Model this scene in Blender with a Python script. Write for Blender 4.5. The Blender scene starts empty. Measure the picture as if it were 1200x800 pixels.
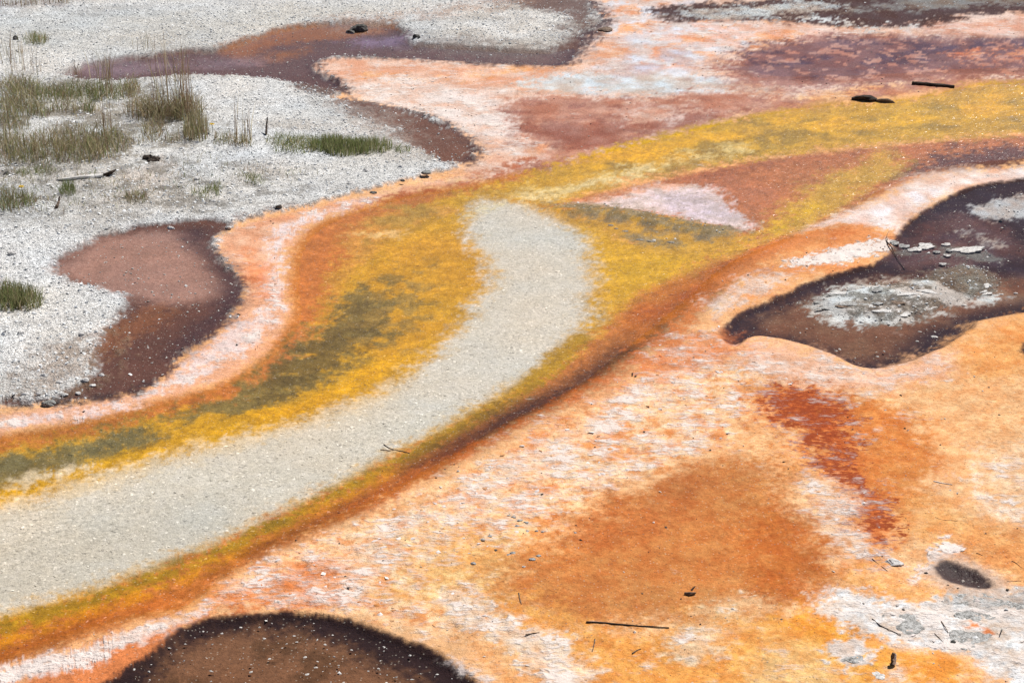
import bpy, bmesh, math, random
import numpy as np
from mathutils import Vector, Matrix
random.seed(7); rng = np.random.default_rng(7)
R = math.radians
scene = bpy.context.scene

# ------------------------------------------------------------------ camera, sky, sun, exposure
CAM_H, PITCH, HFOV = 3.0, R(22.0), R(30.0)
FPX = 600.0 / math.tan(HFOV / 2)
cam_d = bpy.data.cameras.new('camera'); cam = bpy.data.objects.new('camera', cam_d)
scene.collection.objects.link(cam); scene.camera = cam
cam.location = (0, 0, CAM_H); cam.rotation_euler = (R(90) - PITCH, 0, 0)
cam_d.sensor_width = 36; cam_d.lens = 18 / math.tan(HFOV / 2); cam_d.clip_end = 8000
SUN_EL, SUN_AZ = R(54), R(36)          # azimuth from +Y towards +X: sun stands behind the far right corner
world = bpy.data.worlds.new('World'); scene.world = world; world.use_nodes = True
wn = world.node_tree.nodes; bg = wn['Background']
sky = wn.new('ShaderNodeTexSky'); sky.sky_type = 'NISHITA'; sky.sun_disc = False
sky.altitude = 2300; sky.air_density = 0.8; sky.dust_density = 0.1; sky.sun_elevation = SUN_EL; sky.sun_rotation = SUN_AZ
world.node_tree.links.new(sky.outputs['Color'], bg.inputs['Color']); bg.inputs['Strength'].default_value = 0.05
sun_d = bpy.data.lights.new('sun', 'SUN'); sun_d.energy = 4.8; sun_d.angle = R(0.53); sun_d.color = (1, 0.965, 0.91)
sun = bpy.data.objects.new('sun', sun_d); scene.collection.objects.link(sun)
sv = Vector((math.cos(SUN_EL) * math.sin(SUN_AZ), math.cos(SUN_EL) * math.cos(SUN_AZ), math.sin(SUN_EL)))
sun.rotation_euler = sv.to_track_quat('Z', 'Y').to_euler()
vs = scene.view_settings; vs.view_transform = 'Standard'; vs.look = 'None'; vs.exposure = 0.27; vs.gamma = 1.0
ILLUM = 1.26                           # how bright a white sheet lies in this light, to turn seen colours into base colours

# ------------------------------------------------------------------ helpers
def ground_point(px, py, z=0.0):
    """photo pixel -> point on the level z (distance from the ground it touches)"""
    rx = (px - 600) / FPX; ry = (400 - py) / FPX
    dy = math.cos(PITCH) + ry * math.sin(PITCH); dz = -math.sin(PITCH) + ry * math.cos(PITCH)
    t = (z - CAM_H) / dz
    return rx * t, dy * t
def lin(c):
    c = np.asarray(c, float) / 255.0
    return np.where(c <= 0.04045, c / 12.92, ((c + 0.055) / 1.055) ** 2.4)
def base(c): return np.clip(lin(c) / ILLUM, 0.003, 0.82)
def sstep(a, b, x):
    t = np.clip((x - a) / (b - a), 0, 1); return t * t * (3 - 2 * t)
TBL = rng.random((512, 512)).astype(np.float32)
def vnoise(x, y, seed=0):
    x = x + seed * 17.31 + 1000; y = y + seed * 9.77 + 1000
    ix = np.floor(x).astype(np.int64); iy = np.floor(y).astype(np.int64)
    fx = (x - ix).astype(np.float32); fy = (y - iy).astype(np.float32)
    fx = fx * fx * (3 - 2 * fx); fy = fy * fy * (3 - 2 * fy)
    x0, x1, y0, y1 = ix & 511, (ix + 1) & 511, iy & 511, (iy + 1) & 511
    return (TBL[x0, y0] * (1 - fx) + TBL[x1, y0] * fx) * (1 - fy) + (TBL[x0, y1] * (1 - fx) + TBL[x1, y1] * fx) * fy
def fbm(x, y, seed=0, octv=4, gain=0.55):
    s = 0; a = 1; n = 0
    for o in range(octv):
        s = s + a * vnoise(x * 2.03 ** o, y * 2.03 ** o, seed + o * 3); n += a; a *= gain
    return s / n
def catmull(P, closed, k=4):
    P = np.asarray(P, float); n = len(P); out = []
    rngi = range(n) if closed else range(n - 1)
    for i in rngi:
        g = lambda j: P[j % n] if closed else P[min(max(j, 0), n - 1)]
        p0, p1, p2, p3 = g(i - 1), g(i), g(i + 1), g(i + 2)
        for q in range(k):
            t = q / k
            out.append(0.5 * (2 * p1 + (p2 - p0) * t + (2 * p0 - 5 * p1 + 4 * p2 - p3) * t * t + (3 * p1 - p0 - 3 * p2 + p3) * t ** 3))
    if not closed: out.append(P[-1])
    return np.array(out)

# ------------------------------------------------------------------ the ground sheet: a fan of rows, finest where the ground is seen
STEP = 1.75
pys = np.arange(920, -50, -STEP)
ds = np.array([ground_point(600, p)[1] for p in pys])
near = np.geomspace(0.3, ds[0], 150)[:-1]; far = np.geomspace(ds[-1], 4000, 42)[1:]
D = np.concatenate([near, ds, far])
uc = np.arange(-0.36, 0.3601, STEP / FPX)
side = np.concatenate([np.linspace(0.36, 0.6, 30)[1:], np.geomspace(0.6, 25, 22)[1:]])
U = np.concatenate([-side[::-1], uc, side])
NR, NC = len(D), len(U)
X = (D[:, None] * U[None, :]); Y = np.repeat(D[:, None], NC, 1)
SUB = 4
ri = np.unique(np.append(np.arange(0, NR, SUB), NR - 1)); ci = np.unique(np.append(np.arange(0, NC, SUB), NC - 1))
XS, YS = X[np.ix_(ri, ci)], Y[np.ix_(ri, ci)]
def upsample(S):
    a = np.empty((NR, S.shape[1]), np.float32)
    rr = np.arange(NR); k = np.clip(np.searchsorted(ri, rr, 'right') - 1, 0, len(ri) - 2)
    t = ((rr - ri[k]) / (ri[k + 1] - ri[k]))[:, None]
    a = S[k] * (1 - t) + S[k + 1] * t
    cc = np.arange(NC); k = np.clip(np.searchsorted(ci, cc, 'right') - 1, 0, len(ci) - 2)
    t = ((cc - ci[k]) / (ci[k + 1] - ci[k]))[None, :]
    return (a[:, k] * (1 - t) + a[:, k + 1] * t).astype(np.float32)
def signed_dist(pts_px, closed=True):
    """distance in metres to an outline (negative inside) or to a line"""
    C = catmull(pts_px, closed)
    W = np.array([ground_point(max(-900, min(2100, p[0])), max(-230, p[1])) for p in C])
    A = W; B = np.roll(W, -1, 0)
    if not closed: A, B = W[:-1], W[1:]
    xs, ys = XS.ravel(), YS.ravel()
    best = np.full(xs.shape, 1e9); ins = np.zeros(xs.shape, bool)
    for (ax, ay), (bx, by) in zip(A, B):
        dx, dy = bx - ax, by - ay; L2 = dx * dx + dy * dy + 1e-12
        t = np.clip(((xs - ax) * dx + (ys - ay) * dy) / L2, 0, 1)
        q = (xs - ax - t * dx) ** 2 + (ys - ay - t * dy) ** 2
        np.minimum(best, q, out=best)
        if closed and ay != by:
            c = ((ay > ys) != (by > ys)) & (xs < (bx - ax) * (ys - ay) / (by - ay) + ax)
            ins ^= c
    d = np.sqrt(best); d[ins] *= -1
    return upsample(d.reshape(XS.shape))

COL = np.zeros((NR, NC, 3), np.float32)
GRAV = np.zeros((NR, NC), np.float32); WET = GRAV.copy(); CRUST = GRAV.copy(); RED = GRAV.copy(); Z = GRAV.copy()
NOI = {}
def noise_field(freq, seed, octv=4):
    k = (freq, seed, octv)
    if k not in NOI: NOI[k] = fbm(X * freq, Y * freq, seed, octv).astype(np.float32)
    return NOI[k]
WARP = [noise_field(3.0, 11), noise_field(9.0, 12), noise_field(26.0, 13), noise_field(70.0, 14, 2)]
lay = [0]
def alpha_of(sd, f, w, j=1.0):
    lay[0] += 1; r = (lay[0] * 37) % 5
    wa = np.roll(WARP[1], 53 * r, 1) - 0.5
    wb = WARP[2] - 0.5; wc = np.roll(WARP[0], 91 * r, 1) - 0.5
    s = -sd + w * 1.35 * (1.1 * wc + 1.2 * wa + 1.0 * wb + 0.7 * (WARP[3] - .5))
    fd = min(f, .06) * j * .6; s = s + fd * (1.6 * wb + 1.4 * (WARP[3] - .5)); e = max(f - .38 * fd, .3 * f)
    return sstep(-e, e, s)
def apply(a, col=None, grav=None, wet=None, crust=None, red=None, z=None):
    if col is not None: COL[:] = COL * (1 - a[..., None]) + base(col).astype(np.float32) * a[..., None]
    for F, v in ((GRAV, grav), (WET, wet), (CRUST, crust), (RED, red), (Z, z)):
        if v is not None: F[:] = F * (1 - a) + v * a
def area(pts, col=None, f=0.04, w=0.04, op=1.0, nz=None, j=1.0, **kw):
    sd = signed_dist(pts); a = alpha_of(sd, f, w, j) * op
    if nz: fr, th, so, se = nz; a = a * sstep(th - so, th + so, noise_field(fr, se))
    apply(a, col, **kw); return sd
def line(pts, col, hw, f=0.03, w=0.03, op=1.0, nz=None, j=1.0, **kw):
    sd = signed_dist(pts, False) - hw; a = alpha_of(sd, f, w, j) * op
    if nz: fr, th, so, se = nz; a = a * sstep(th - so, th + so, noise_field(fr, se))
    apply(a, col, **kw); return sd

# ---- pigments of the spring: base mat, then each mat, crust and gravel where it grows or lies, plus painted sky tints
apply(np.ones((NR, NC), np.float32), (236, 180, 128), wet=0.25, crust=0.2)
# upper flat: pale pink crust with orange
area([(300,60),(720,-200),(1900,-200),(1900,92),(1100,95),(850,140),(700,190),(600,215),(540,200),(560,175),(500,135),(400,108)], (222,182,160), f=.12, crust=.34)
area([(370,70),(480,72),(600,78),(680,76),(720,50),(700,100),(560,100),(400,100)], (224,170,140), f=.1, op=.8)
area([(400,100),(480,90),(560,112),(600,130),(620,165),(590,180),(540,150),(440,122)], (232,204,188), f=.15, op=.8, crust=.5)
line([(430,88),(480,93),(540,92),(600,82),(660,78)], (232,162,98), .04, f=.12, w=.15, op=.75)
area([(590,100),(660,90),(740,82),(830,84),(890,96),(860,112),(780,112),(690,108),(620,106)], (206,200,194), f=.12, w=.2, crust=.25)
area([(715,-20),(790,-40),(830,20),(860,45),(850,70),(780,88),(720,92),(740,60),(720,35)], (205,188,186), f=.2, w=.3, op=.85, crust=.4)
area([(700,-40),(740,-40),(775,10),(770,30),(735,38),(712,30)], (228,162,118), f=.15, w=.2, op=.9)
area([(680,60),(715,50),(760,60),(720,75),(670,80)], (228,168,128), f=.2, w=.2, op=.8)
area([(740,66),(800,60),(790,80),(740,88)], (196,184,192), f=.15, w=.1, op=.9, crust=0.1, wet=.7)
area([(800,20),(900,34),(1000,36),(980,44),(880,54),(800,50)], (226,178,158), f=.2, w=.3, op=.8, crust=.4)
area([(720,-10),(1000,30),(1000,60),(720,70)], (230,158,108), f=.3, w=.2, op=.8, nz=(5,.56,.06,21))
area([(700,-10),(880,30),(880,70),(720,90)], (214,206,206), f=.3, w=.2, op=.9, nz=(6,.55,.05,22))
# mauve brown flat
area([(585,125),(640,112),(760,116),(860,108),(960,118),(1060,96),(1400,80),(1400,105),(1130,104),(1000,120),(900,132),(800,152),(700,180),(640,205),(585,214),(600,200),(628,178),(612,152)], (182,122,98), f=.12, w=.15, wet=.6, crust=.1)
area([(600,130),(760,118),(960,118),(1100,96),(1000,120),(800,152),(640,205),(600,205)], (146,88,74), f=.12, w=.15, op=.7, nz=(9,.53,.06,37))
area([(600,130),(760,118),(960,118),(1100,96),(1000,120),(800,152),(640,205),(600,205)], (206,152,128), f=.12, w=.15, op=.6, nz=(8,.57,.05,38))
area([(600,150),(680,140),(800,130),(820,150),(700,182),(620,205),(590,205)], (150,92,76), f=.2, w=.2, op=.8, nz=(4,.5,.1,23))
area([(730,140),(790,128),(820,130),(780,142),(745,148)], (216,178,160), f=.12, w=.2, op=.8)
# brown pool bed with the purple sky reflection painted in
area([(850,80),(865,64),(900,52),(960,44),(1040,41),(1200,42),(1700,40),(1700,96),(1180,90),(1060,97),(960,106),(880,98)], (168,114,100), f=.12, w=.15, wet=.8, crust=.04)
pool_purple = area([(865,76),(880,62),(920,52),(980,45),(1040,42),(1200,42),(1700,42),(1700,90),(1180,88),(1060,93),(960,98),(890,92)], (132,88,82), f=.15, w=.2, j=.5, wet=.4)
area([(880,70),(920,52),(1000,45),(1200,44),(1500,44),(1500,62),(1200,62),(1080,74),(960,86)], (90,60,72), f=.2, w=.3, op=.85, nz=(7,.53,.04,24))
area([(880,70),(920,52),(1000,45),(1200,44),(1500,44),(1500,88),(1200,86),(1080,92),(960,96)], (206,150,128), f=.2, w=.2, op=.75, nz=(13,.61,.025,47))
line([(1140,66),(1180,62),(1260,60)], (226,138,86), .1, f=.15, w=.25, op=.9, crust=.4)
area([(860,95),(1060,85),(1300,70),(1300,95),(1060,98),(900,112)], (168,112,94), f=.25, w=.3, op=.35)
# top dark shoal
area([(756,14),(780,6),(850,3),(950,-6),(1100,-12),(1400,-10),(1400,12),(1150,18),(1125,26),(1080,34),(1000,31),(900,28),(850,25),(790,24)], (76,50,48), f=.08, w=.12, j=.6, wet=.3, crust=.04)
area([(790,20),(800,12),(880,6),(960,5),(970,14),(930,18),(840,23)], (206,200,194), f=.12, w=.2, grav=.6, wet=.1)
area([(980,14),(1060,0),(1150,-20),(1400,-30),(1400,2),(1180,6),(1080,12)], (168,160,150), f=.15, w=.2, grav=.5, wet=.1, op=.55)
line([(985,26),(1030,28),(1075,31)], (214,205,198), .06, f=.1, w=.3, grav=.3)
area([(1080,36),(1130,28),(1300,20),(1300,38),(1100,42)], (214,166,146), f=.2, w=.3, crust=.35)
# between the two yellow arms
area([(640,236),(760,212),(880,186),(1040,168),(1200,154),(1700,130),(1700,178),(1200,184),(1130,200),(1060,216),(1000,246),(930,272),(870,290),(760,290),(690,255)], (184,118,78), f=.06, wet=.5, crust=.05)
area([(1030,204),(1090,186),(1150,173),(1400,158),(1400,180),(1150,198),(1060,206)], (88,48,46), f=.12, w=.2, op=.95)
area([(800,206),(900,184),(1040,168),(1100,166),(960,180),(880,196),(820,215)], (150,88,62), f=.1, w=.1, op=.6)
area([(800,205),(830,205),(900,210),(880,250),(850,236)], (178,118,88), f=.1, w=.1, op=.7)
# stream: orange mat along both edges
STREAM = [(640,190),(560,214),(480,226),(420,242),(370,262),(342,290),(335,340),(337,370),(312,408),(260,445),(180,470),(100,490),(0,508),(-300,560),(-900,680),(-900,1200),(-300,900),(0,782),(130,735),(235,712),(300,655),(400,612),(500,562),(600,502),(690,455),(760,400),(820,350),(870,308),(960,270),(1010,245),(1070,212),(1200,188),(1700,175),(1700,88),(1200,94),(1120,101),(1060,114),(980,119),(900,130),(840,142),(780,156),(720,172)]
stream_sd = signed_dist(STREAM)
area([(640,200),(560,214),(480,226),(420,242),(370,262),(342,290),(335,340),(337,370),(312,408),(260,445),(180,470),(100,490),(0,508),(-300,560),(-900,680),(-900,1200),(-300,900),(0,790),(130,738),(235,705),(300,655),(400,608),(500,556),(600,500),(690,452),(760,398),(820,350),(880,312),(960,270),(940,262),(880,282),(760,300),(690,258)], (190,122,70), f=.06, w=.04, j=.5, wet=.5, crust=.03, red=.0)
# yellow upper arm
area([(1700,92),(1200,96),(1120,102),(1060,115),(980,120),(900,131),(840,143),(780,157),(720,172),(660,190),(600,208),(555,224),(640,238),(690,224),(740,210),(800,196),(880,182),(960,172),(1040,165),(1120,160),(1200,153),(1700,135)], (200,158,68), f=.08, w=.08, wet=.5, crust=.08)
area([(700,180),(800,155),(900,136),(1100,120),(1300,105),(1300,150),(1100,158),(900,178),(760,205)], (150,122,58), f=.1, w=.1, op=.75, nz=(7,.55,.07,25))
area([(640,195),(760,166),(860,142),(1000,124),(1200,102),(1200,130),(1000,150),(800,175),(660,205)], (222,172,40), f=.1, w=.1, op=.9, nz=(5,.5,.07,26))
line([(560,232),(640,224),(720,204),(790,186),(870,172)], (226,206,150), .05, f=.12, w=.15, op=.75)
area([(920,172),(1050,152),(1200,138),(1200,150),(1060,163),(960,172)], (190,150,60), f=.1, w=.1, op=.5)
area([(880,130),(960,120),(1060,108),(1130,100),(1060,112),(1000,118)], (196,140,100), f=.1, w=.1, op=.7)
# yellow lower arm (right)
area([(1040,172),(1000,192),(955,212),(915,245),(885,272),(850,290),(800,320),(760,350),(790,352),(850,312),(905,288),(960,262),(990,240),(1030,212),(1060,190)], (198,158,76), f=.1, w=.08, wet=.5, op=.9)
area([(900,262),(940,240),(960,236),(950,252),(900,272),(860,285),(870,275)], (216,176,60), f=.1, w=.08, op=.8)
# main yellow body
area([(556,222),(480,242),(430,262),(395,310),(380,360),(345,415),(285,458),(200,480),(100,505),(0,524),(-300,590),(-900,720),(-900,1080),(-300,830),(0,728),(100,698),(240,640),(400,566),(500,515),(600,462),(680,405),(740,350),(800,318),(850,288),(880,272),(820,270),(760,285),(720,268),(690,255),(640,236)], (200,156,66), f=.08, w=.05, wet=.5, crust=.04)
area([(420,258),(400,300),(385,350),(400,330),(440,290),(470,262),(560,240),(500,240)], (204,150,86), f=.08, w=.06, op=.8)
area([(440,300),(500,275),(555,280),(570,320),(550,355),(500,395),(440,440),(430,380)], (200,152,66), f=.12, w=.12, op=.9)
area([(690,262),(760,285),(840,285),(820,305),(760,330),(730,340),(700,330)], (212,166,66), f=.1, w=.08, op=.8)
# olive mats
area([(-900,700),(-300,585),(0,530),(100,512),(190,488),(270,455),(330,420),(375,378),(415,340),(450,330),(460,370),(430,415),(380,450),(320,470),(250,492),(190,510),(120,532),(60,552),(0,565),(-300,640),(-900,800)], (130,112,66), f=.1, w=.10, op=1, nz=(9,.45,.07,27))
area([(-900,700),(-300,585),(0,532),(80,516),(150,500),(190,508),(120,530),(60,550),(0,563),(-300,638),(-900,800)], (116,106,72), f=.08, w=.08, op=.9)
area([(300,440),(370,390),(420,350),(440,380),(400,430),(330,462),(290,470)], (108,90,50), f=.08, w=.1, op=.9, nz=(14,.44,.05,28))
area([(415,300),(440,280),(500,262),(510,240),(450,242),(430,262)], (168,138,72), f=.1, w=.1, op=.7, nz=(9,.45,.1,29))
area([(430,320),(500,300),(500,380),(440,420),(420,380)], (150,124,70), f=.1, w=.1, op=.8, nz=(12,.56,.05,30))
line([(0,578),(100,548),(200,522),(290,496),(380,462),(460,418)], (222,170,50), .03, f=.06, w=.08, op=.85)
line([(20,562),(60,550),(105,545)], (222,205,175), .015, f=.05, w=.06, op=.8)
line([(420,270),(460,272),(475,270)], (228,196,140), .01, f=.05, w=.06, op=.8)
# hot pale channel
grey_sd = area([(552,240),(580,233),(620,240),(650,256),(680,276),(694,310),(688,350),(672,385),(640,416),(580,458),(500,505),(400,558),(300,608),(240,633),(100,686),(0,712),(-300,815),(-900,1060),(-900,830),(-300,660),(0,590),(100,560),(200,530),(300,506),(400,476),(480,434),(530,392),(562,350),(576,320),(562,290),(551,265)], (212,205,192), f=.09, w=.05, wet=.3, crust=.0)
line([(0,590),(100,560),(200,530),(300,506),(400,476),(480,434)], (226,204,168), .04, f=.1, w=.08, op=.6)
area([(552,240),(620,240),(680,276),(690,350),(640,416),(560,470),(480,480),(540,400),(580,330)], (210,206,198), f=.12, w=.08, op=.6)
area([(-300,760),(0,640),(200,580),(300,580),(240,632),(0,705),(-300,800)], (190,187,178), f=.15, w=.08, op=.5)
line([(556,248),(590,235),(640,226),(700,211),(770,192)], (230,212,166), .03, f=.09, w=.10, op=.8)
# olive rim of the channel
line([(-300,835),(0,730),(100,701),(240,649),(400,572),(500,519),(580,472),(640,430),(680,392)], (170,132,46), .036, f=.035, w=.035, op=.95)
line([(-300,830),(0,724),(100,695),(240,644),(400,568),(500,517)], (136,112,42), .018, f=.03, w=.05, op=.6, nz=(20,.5,.08,39))
line([(-300,862),(0,750),(100,718),(240,664),(400,584),(500,530)], (204,142,52), .018, f=.05, w=.04, op=.85)
# dark seam on the right edge
line([(850,325),(800,362),(783,374),(733,413),(683,445),(640,467),(600,487),(560,509),(500,542)], (66,30,18), .075, f=.11, w=.03, op=.97, j=.4)
line([(540,520),(480,552),(420,584),(360,614),(300,645)], (126,66,32), .03, f=.07, w=.03, op=.8, j=.5)
area([(750,352),(800,320),(860,300),(930,276),(965,262),(905,304),(850,334),(800,368),(760,396),(730,400)], (184,110,54), f=.07, w=.05, op=.85, j=.6)
line([(840,345),(760,408),(690,456),(600,502),(500,556),(420,595)], (192,104,52), .03, f=.06, w=.04, op=.8)
line([(900,292),(860,312),(830,335),(760,365)], (168,88,44), .05, f=.1, w=.05, op=.7)
line([(520,540),(440,582),(400,606),(300,652),(220,690),(100,730),(0,768),(-300,870)], (168,98,50), .03, f=.06, w=.04, op=.8, j=.6)
# pale pool between the arms, grey crust bar
area([(665,240),(700,228),(745,218),(800,213),(830,216),(835,226),(868,243),(884,262),(862,268),(820,258),(760,246),(700,244)], (226,208,204), f=.06, w=.06, wet=.5, crust=.3)
area([(770,232),(820,225),(860,248),(830,255)], (206,192,196), f=.1, w=.08, op=.8, crust=.1)
line([(665,240),(700,230),(745,220),(800,214)], (222,166,128), .015, f=.05, w=.06, op=.7)
area([(648,240),(700,240),(850,266),(860,280),(800,298),(720,275),(670,256)], (200,156,72), f=.07, w=.06, op=.95)
bar_sd = line([(662,243),(700,243),(750,252),(800,263),(838,268)], (150,134,106), .085, f=.09, w=.10, grav=.1, wet=.2, crust=.1)
area([(655,240),(700,238),(770,250),(840,264),(830,276),(760,268),(700,254)], (124,112,90), f=.06, w=.10, op=.6, nz=(13,.5,.06,49))
line([(745,276),(765,281),(792,284)], (146,128,96), .04, f=.07, w=.08, op=.85, grav=.1)
# orange shore under the right arm, pale bands
area([(930,278),(980,252),(1040,231),(1060,216),(1130,203),(1400,188),(1400,200),(1160,216),(1100,232),(1062,256),(1052,275),(1000,264),(960,268)], (236,212,202), f=.08, w=.05, j=.5, wet=.3, crust=.36)
area([(1070,205),(1140,198),(1180,202),(1120,212),(1060,222)], (226,192,172), f=.1, w=.1, op=.7)
area([(930,276),(1000,262),(1050,272),(1040,300),(960,322),(905,345),(860,370),(850,345),(880,310)], (228,156,98), f=.06, w=.05, crust=.2)
area([(880,290),(940,272),(990,266),(1000,275),(950,290),(890,315),(830,352),(800,400),(790,380),(840,335)], (206,122,66), f=.06, w=.05, op=.85)
area([(920,310),(980,292),(1040,282),(1045,292),(990,303),(940,312)], (226,214,204), f=.05, w=.07, crust=.8)
area([(830,350),(880,325),(915,318),(900,340),(850,365),(840,378)], (220,200,186), f=.06, w=.08, crust=.5, op=.6)
# left shore: pink strip between bank and stream
area([(640,165),(600,190),(540,206),(450,224),(400,236),(340,252),(290,262),(250,285),(278,320),(287,345),(262,385),(220,415),(190,446),(120,470),(0,484),(-300,515),(-900,600),(-900,670),(-300,556),(0,506),(100,489),(180,469),(260,444),(312,405),(336,365),(333,330),(338,290),(366,262),(420,241),(480,225),(560,210),(625,186)], (228,170,134), f=.035, w=.03, wet=.35, crust=.25)
line([(-300,540),(0,497),(100,483),(190,455),(255,428),(300,388),(322,350),(318,312),(330,275),(370,252),(430,236)], (238,214,208), .025, f=.06, w=.05, op=.9, crust=.55)
area([(205,440),(240,408),(285,380),(290,395),(255,425),(220,445)], (226,208,206), f=.05, w=.05, op=.9, crust=.4)
line([(288,300),(300,330),(318,345)], (222,132,80), .035, f=.08, w=.08, op=.8, red=.2)
line([(430,236),(500,222),(560,208),(625,186)], (160,78,44), .03, f=.06, w=.04, op=.85)
line([(410,244),(480,226),(560,213)], (186,104,62), .02, f=.05, w=.04, op=.8)
# white sinter gravel bank
BANK = [(-900,-240),(660,-240),(690,-10),(713,24),(690,42),(669,74),(600,76),(480,70),(380,70),(368,80),(395,95),(408,108),(380,116),(440,122),(500,136),(545,158),(562,178),(540,194),(500,205),(450,220),(400,232),(340,246),(282,262),(252,286),(276,325),(285,345),(262,382),(215,415),(184,448),(120,467),(40,477),(-20,481),(-300,505),(-900,560)]
bank_sd = area(BANK, (234,233,231), f=.025, w=.035, grav=1.0, wet=0.0, crust=0.0, red=0.0)
apply(sstep(.50, .66, noise_field(1.7, 45)) * sstep(0, .1, -bank_sd) * .55, (184,176,166))
apply(sstep(.52, .36, noise_field(2.6, 46)) * sstep(0, .1, -bank_sd) * .6, (236,235,232), grav=.8)
area([(-200,210),(0,205),(60,180),(150,195),(250,225),(220,250),(60,250),(-200,260)], (186,180,172), f=.2, w=.3, op=.6)
area([(150,205),(190,190),(210,200),(195,215),(165,220)], (222,210,200), f=.08, w=.1, op=.85, grav=.35)
area([(-300,20),(0,20),(300,10),(500,0),(300,50),(0,70),(-300,80)], (216,214,208), f=.3, w=.3, op=.7)
area([(-200,195),(0,188),(150,190),(330,205),(320,240),(150,250),(-200,262)], (112,104,92), f=.25, w=.3, op=.6, nz=(11,.54,.05,42))
area([(-200,110),(0,100),(160,100),(240,140),(230,170),(140,190),(-200,195)], (126,112,88), f=.2, w=.2, op=.7, nz=(6,.48,.06,43))
line([(-100,6),(20,4),(90,2)], (150,130,125), .12, f=.3, w=.4, op=.6)
# dark wet mats on the bank
area([(64,314),(75,300),(120,280),(180,264),(262,260),(270,268),(250,288),(276,325),(285,345),(262,382),(216,416),(186,449),(140,466),(80,473),(0,479),(-300,505),(-300,495),(0,470),(70,462),(105,440),(108,410),(140,372),(150,350),(120,338),(80,332)], (96,60,50), f=.035, w=.035, j=.6, grav=.06, wet=.7)
area([(66,314),(110,288),(180,272),(228,283),(262,325),(262,342),(225,358),(170,355),(110,335),(80,328)], (160,120,106), f=.09, w=.04, j=.5, grav=.08, wet=.6)
line([(230,272),(228,285),(255,310),(272,335),(270,355),(240,385),(210,415)], (66,42,48), .05, f=.09, w=.04, op=.85, j=.5)
area([(110,400),(145,372),(190,360),(200,375),(150,400),(115,425)], (132,82,52), f=.08, w=.06, op=.7)
line([(184,448),(140,464),(80,472),(20,478)], (60,36,36), .02, f=.035, w=.03, op=.9)
area([(20,440),(60,410),(110,395),(120,440),(90,462),(20,465)], (150,122,96), f=.12, w=.15, op=.65, grav=.7)
line([(200,270),(262,260),(340,244)], (110,64,42), .02, f=.03, w=.04, op=.7, grav=.3)
# tip of the lower bank
area([(400,117),(440,122),(500,136),(545,158),(562,178),(542,194),(505,190),(480,172),(455,152),(410,132)], (112,76,64), f=.06, w=.08, grav=.15, wet=.5)
line([(420,120),(500,136),(546,159),(562,178),(545,192)], (72,46,48), .03, f=.06, w=.05, op=.85)
area([(405,125),(440,130),(470,150),(480,172),(440,165),(410,145)], (180,160,148), f=.15, w=.15, op=.6, grav=.7)
# inlet channel and its brown rims, with lilac sky reflection painted in
CHAN = [(70,90),(110,76),(190,63),(265,57),(300,44),(360,30),(420,26),(480,36),(478,50),(560,56),(640,60),(672,50),(688,40),(690,44),(668,75),(600,76),(480,70),(392,68),(372,80),(398,95),(409,109),(360,102),(300,92),(220,90),(130,96)]
chan_sd = area(CHAN, (102,70,64), f=.06, w=.04, j=.5, grav=.03, wet=.9)
area([(265,58),(300,44),(360,30),(430,26),(470,30),(420,40),(360,46),(310,54),(300,66),(330,58),(370,55),(350,62),(310,72),(285,72)], (150,92,48), f=.10, w=.08, op=.9)
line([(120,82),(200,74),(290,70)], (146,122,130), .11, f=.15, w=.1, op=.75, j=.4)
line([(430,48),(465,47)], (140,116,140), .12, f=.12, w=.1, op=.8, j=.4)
area([(340,85),(375,88),(408,108),(380,116),(350,106)], (96,60,50), f=.06, w=.06, op=.9)
area([(480,52),(560,46),(640,56),(665,48),(640,66),(560,68)], (128,108,98), f=.12, w=.2, op=.6, grav=.4)
area([(600,-30),(660,-30),(690,0),(713,24),(690,40),(672,70),(655,62),(672,40),(650,18),(590,4)], (98,66,58), f=.15, w=.15, op=.92, grav=.15, wet=.4)
area([(380,24),(470,16),(560,4),(620,2),(560,16),(470,26),(420,32)], (184,152,132), f=.2, w=.2, op=.7, grav=.6)
line([(392,68),(372,80),(398,95),(409,109),(380,114)], (60,38,46), .02, f=.05, w=.04, op=.85)
line([(690,2),(713,24),(692,40),(670,72),(600,75),(480,69),(400,67)], (62,40,50), .03, f=.07, w=.05, op=.85)
# dark pool on the right
POOL = [(850,402),(844,390),(868,366),(905,350),(960,326),(1030,306),(1046,290),(1052,272),(1078,248),(1130,222),(1200,208),(1700,150),(1700,285),(1200,366),(1150,380),(1105,408),(1050,428),(1008,430),(970,413),(925,399),(885,394),(866,405)]
pool_sd = area(POOL, (62,40,44), f=.014, w=.012, j=.4, wet=.3, crust=.0, red=0.0)
area([(885,378),(930,352),(1000,330),(1080,318),(1200,318),(1500,290),(1500,320),(1190,352),(1080,385),(1042,408),(1005,416),(940,392)], (136,92,68), f=.10, w=.06, op=.95, j=.5)
area([(885,378),(1000,332),(1200,318),(1200,352),(1080,385),(1005,416),(940,392)], (150,112,86), f=.10, w=.06, op=.5, nz=(9,.54,.06,48))
area([(1050,290),(1120,250),(1160,262),(1200,290),(1160,300),(1080,312)], (126,86,78), f=.12, w=.1, op=.7, j=.5)
line([(1060,300),(1130,268),(1180,305),(1230,330)], (66,46,58), .05, f=.1, w=.08, op=.6)  # purple sky reflection painted across the pool bed
line([(1060,415),(1090,390),(1150,370),(1250,340)], (52,36,44), .04, f=.08, w=.05, op=.7)
isle_sd = area([(948,350),(985,334),(1040,326),(1080,318),(1130,305),(1170,318),(1172,340),(1120,354),(1062,373),(1000,371),(960,364)], (134,120,104), f=.05, w=.06, grav=.55, wet=.25)
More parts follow.
